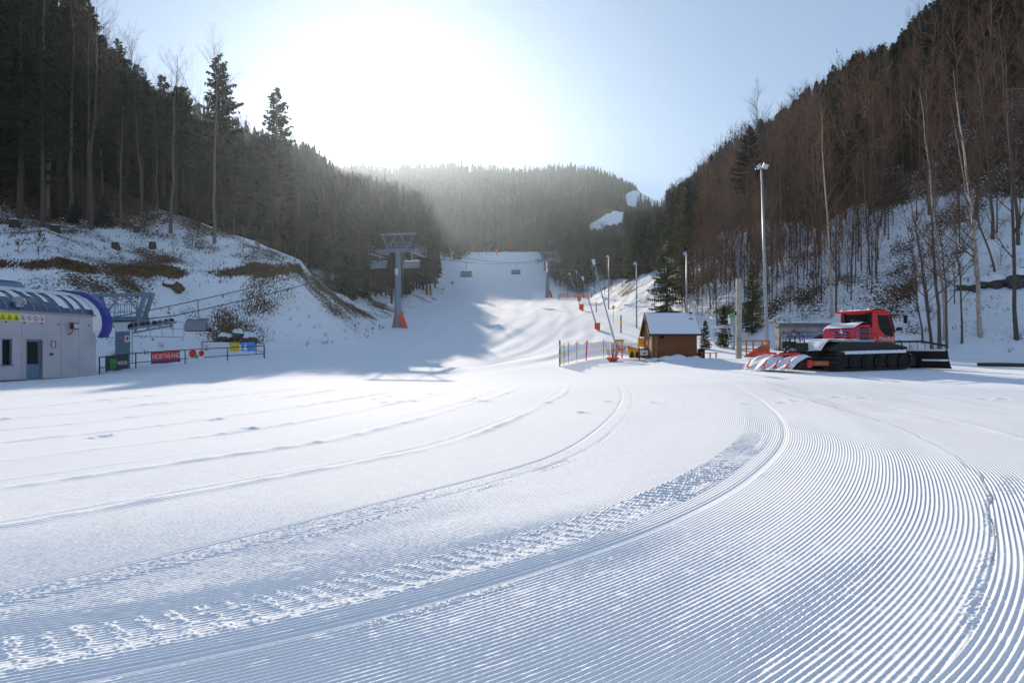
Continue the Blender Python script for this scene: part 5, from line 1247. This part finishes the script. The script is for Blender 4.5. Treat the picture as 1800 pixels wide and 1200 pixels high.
    MB().tube([(2.4, -.6, .6), (3.2, -.6, .35), (3.7+B_, -.6, .4)], .13, 8).tube([(2.4, .6, .6), (3.7+B_, .6, .4)], .13, 8).tube([(2.5, -.2, 1.0), (3.6+B_, -.5, .75)], .08, 8).box((3.4, -.3, .75), (.5, .8, .45)).box((3.9, -.9, .45), (.7, .3, .5)).build('push_frame', 'steeldark', t)
    MB().tube([(2.6, -.8, 1.1), (2.85, -.95, 1.5), (3.1, -1.0, 1.55), (3.25, -1.0, 1.2)], .03, 6).tube([(2.6, -.6, 1.1), (2.9, -.75, 1.35), (3.15, -.8, 1.1)], .03, 6).build('hose', 'black', t)
    # rear tiller
    tl = MB().prism([(-4.8, .15), (-4.5, .5), (-4.2, .6), (-3.8, .5), (-3.75, .2)], -2.25, 2.3).build('tiller', 'dark', t, bevel=.04)
    def ts(i, j):
        y = -2.38+4.7*j; x = -5.35+1.75*i; return (x, y, .06+.86*math.sin(min(1.9, i*2.0))*(.85+.22*math.sin(j*17)*math.sin(j*7+i*2))+.03*math.sin(i*9+j*31))
    MB().sheet(ts, 12, 50).build('tiller_snow', 'cap', tl, True)
    for k in range(4):
        y = (-1.95, -.9, .15, 1.7)[k]; MB().tube([(-5.0, y+.05, .62), (-5.15, y, .48), (-5.3, y, .25)], .04, 6).tube([(-5.42, y-.25, .2), (-5.3, y+.2, .2)], .05, 6).tube([(-5.36, y, .12), (-5.34, y, .34)], .04, 6).build('comb_arm', 'red', tl)
    MB().tube([(-3.9, -1.9, .85), (-4.3, -1.9, 1.0), (-4.7, -1.4, .98), (-5.0, -.4, .85)], .06, 8).tube([(-4.0, .4, 1.0), (-4.5, .8, 1.05), (-4.9, 1.6, .85)], .06, 8).build('tiller_beam', 'red', tl)
    MB().prism([(-3.9+.24*math.cos(a*.45), .42+.24*math.sin(a*.45)) for a in range(14)], -2.44, -2.38).build('end_plate', 'red', tl)
    tl.scale = (.8, .74, .85); tl.location = (-.95, .2, 0)
    MB().box((-3.3, -1.5, .38), (.9, .3, .22)).build('tiller_drive', 'orangewood', t)
    MB().tube([(-2.8, -.5, .8), (-3.3, -.5, 1.0), (-3.9, -.5, .8)], .1, 8).tube([(-2.8, .5, .8), (-3.9, .5, .8)], .1, 8).tube([(-2.9, 0, 1.2), (-3.6, 0, 1.35), (-4.1, 0, .95)], .07, 8).build('hitch', 'black', t)
    h = MB()
    for k, (a, z) in enumerate([(-.5, 1.9), (-.2, 2.05), (.1, 1.85), (.5, 1.95)]): h.tube([(-3.2, a, 1.2), (-3.35, a, z-.15), (-3.6, a+.1, z), (-3.9, a, z-.25), (-3.95, a, 1.0)], .028, 6)
    h.build('hose', 'black', t)
    MB().box((-3.75, -.8, 1.2), (.35, .5, .4)).build('valve_block', 'black', t, bevel=.03); MB().box((-3.5, .3, 1.3), (.4, .6, .35)).build('valve_block', 'black', t, bevel=.03)
mats_()
M['birchb'] = mat('birch_bark', (.42, .36, .30), .8, 0, .5, 5, .01, 20)
M['grass'] = mat('dry_grass', (.14, .085, .04), .9, 0, .4, 3); M['mast'] = mat('grey_mast_steel', (.24, .28, .33), .5, .3, .1, 3); M['rockm'] = mat('dark_rock', (.08, .07, .065), .9, 0, .4, 3, .05, 8)
M['netyellow'] = mat('yellow_net', (.85, .6, .2), .7, 0, .12, 8); M['netblue'] = mat('blue_net_cloth', (.28, .52, .85), .7, 0, .15, 6)
for q in ('netyellow', 'netblue'):
    n_ = M[q].node_tree; b_ = n_.nodes['Principled BSDF']; n_.links.new(n_.nodes.new('ShaderNodeTexChecker').outputs['Fac'], b_.inputs['Alpha']) if 0 else None
    b_.inputs['Alpha'].default_value = .62; b_.inputs['Transmission Weight'].default_value = 0
M['orangewood'] = mat('orange_brown_wood', (.45, .16, .05), .7, 0, .2, 6)
M['redwood'] = mat('pale_red_metal', (.6, .28, .2), .5, .2, .1, 6)
M['steeldark'] = mat('dark_steel', (.10, .09, .085), .5, .5, .2, 8)
M['bluerail'] = mat('blue_rail_paint', (.05, .09, .35), .5, 0, .1, 8)
build_groomed(); build_ground()
lift(); fences(); poles(); hut(); play_area(); groomer()
woods()
# the lit winter air of the valley, one even box of it
h = MB().box((0, 470, 150), (2000, 1160, 330)).build('haze', 'cap'); h['kind'] = 'stuff'; h['label'] = 'thin bright winter haze filling the valley under the low sun'
hm = bpy.data.materials.new('valley_air'); hm.use_nodes = True; hn = hm.node_tree; hn.nodes.clear()
ho = hn.nodes.new('ShaderNodeOutputMaterial'); hv = hn.nodes.new('ShaderNodeVolumePrincipled'); hv.inputs['Density'].default_value = .00009; hv.inputs['Color'].default_value = (.72, .86, 1, 1); hv.inputs['Anisotropy'].default_value = .75
hn.links.new(hv.outputs[0], ho.inputs['Volume']); h.data.materials.clear(); h.data.materials.append(hm)
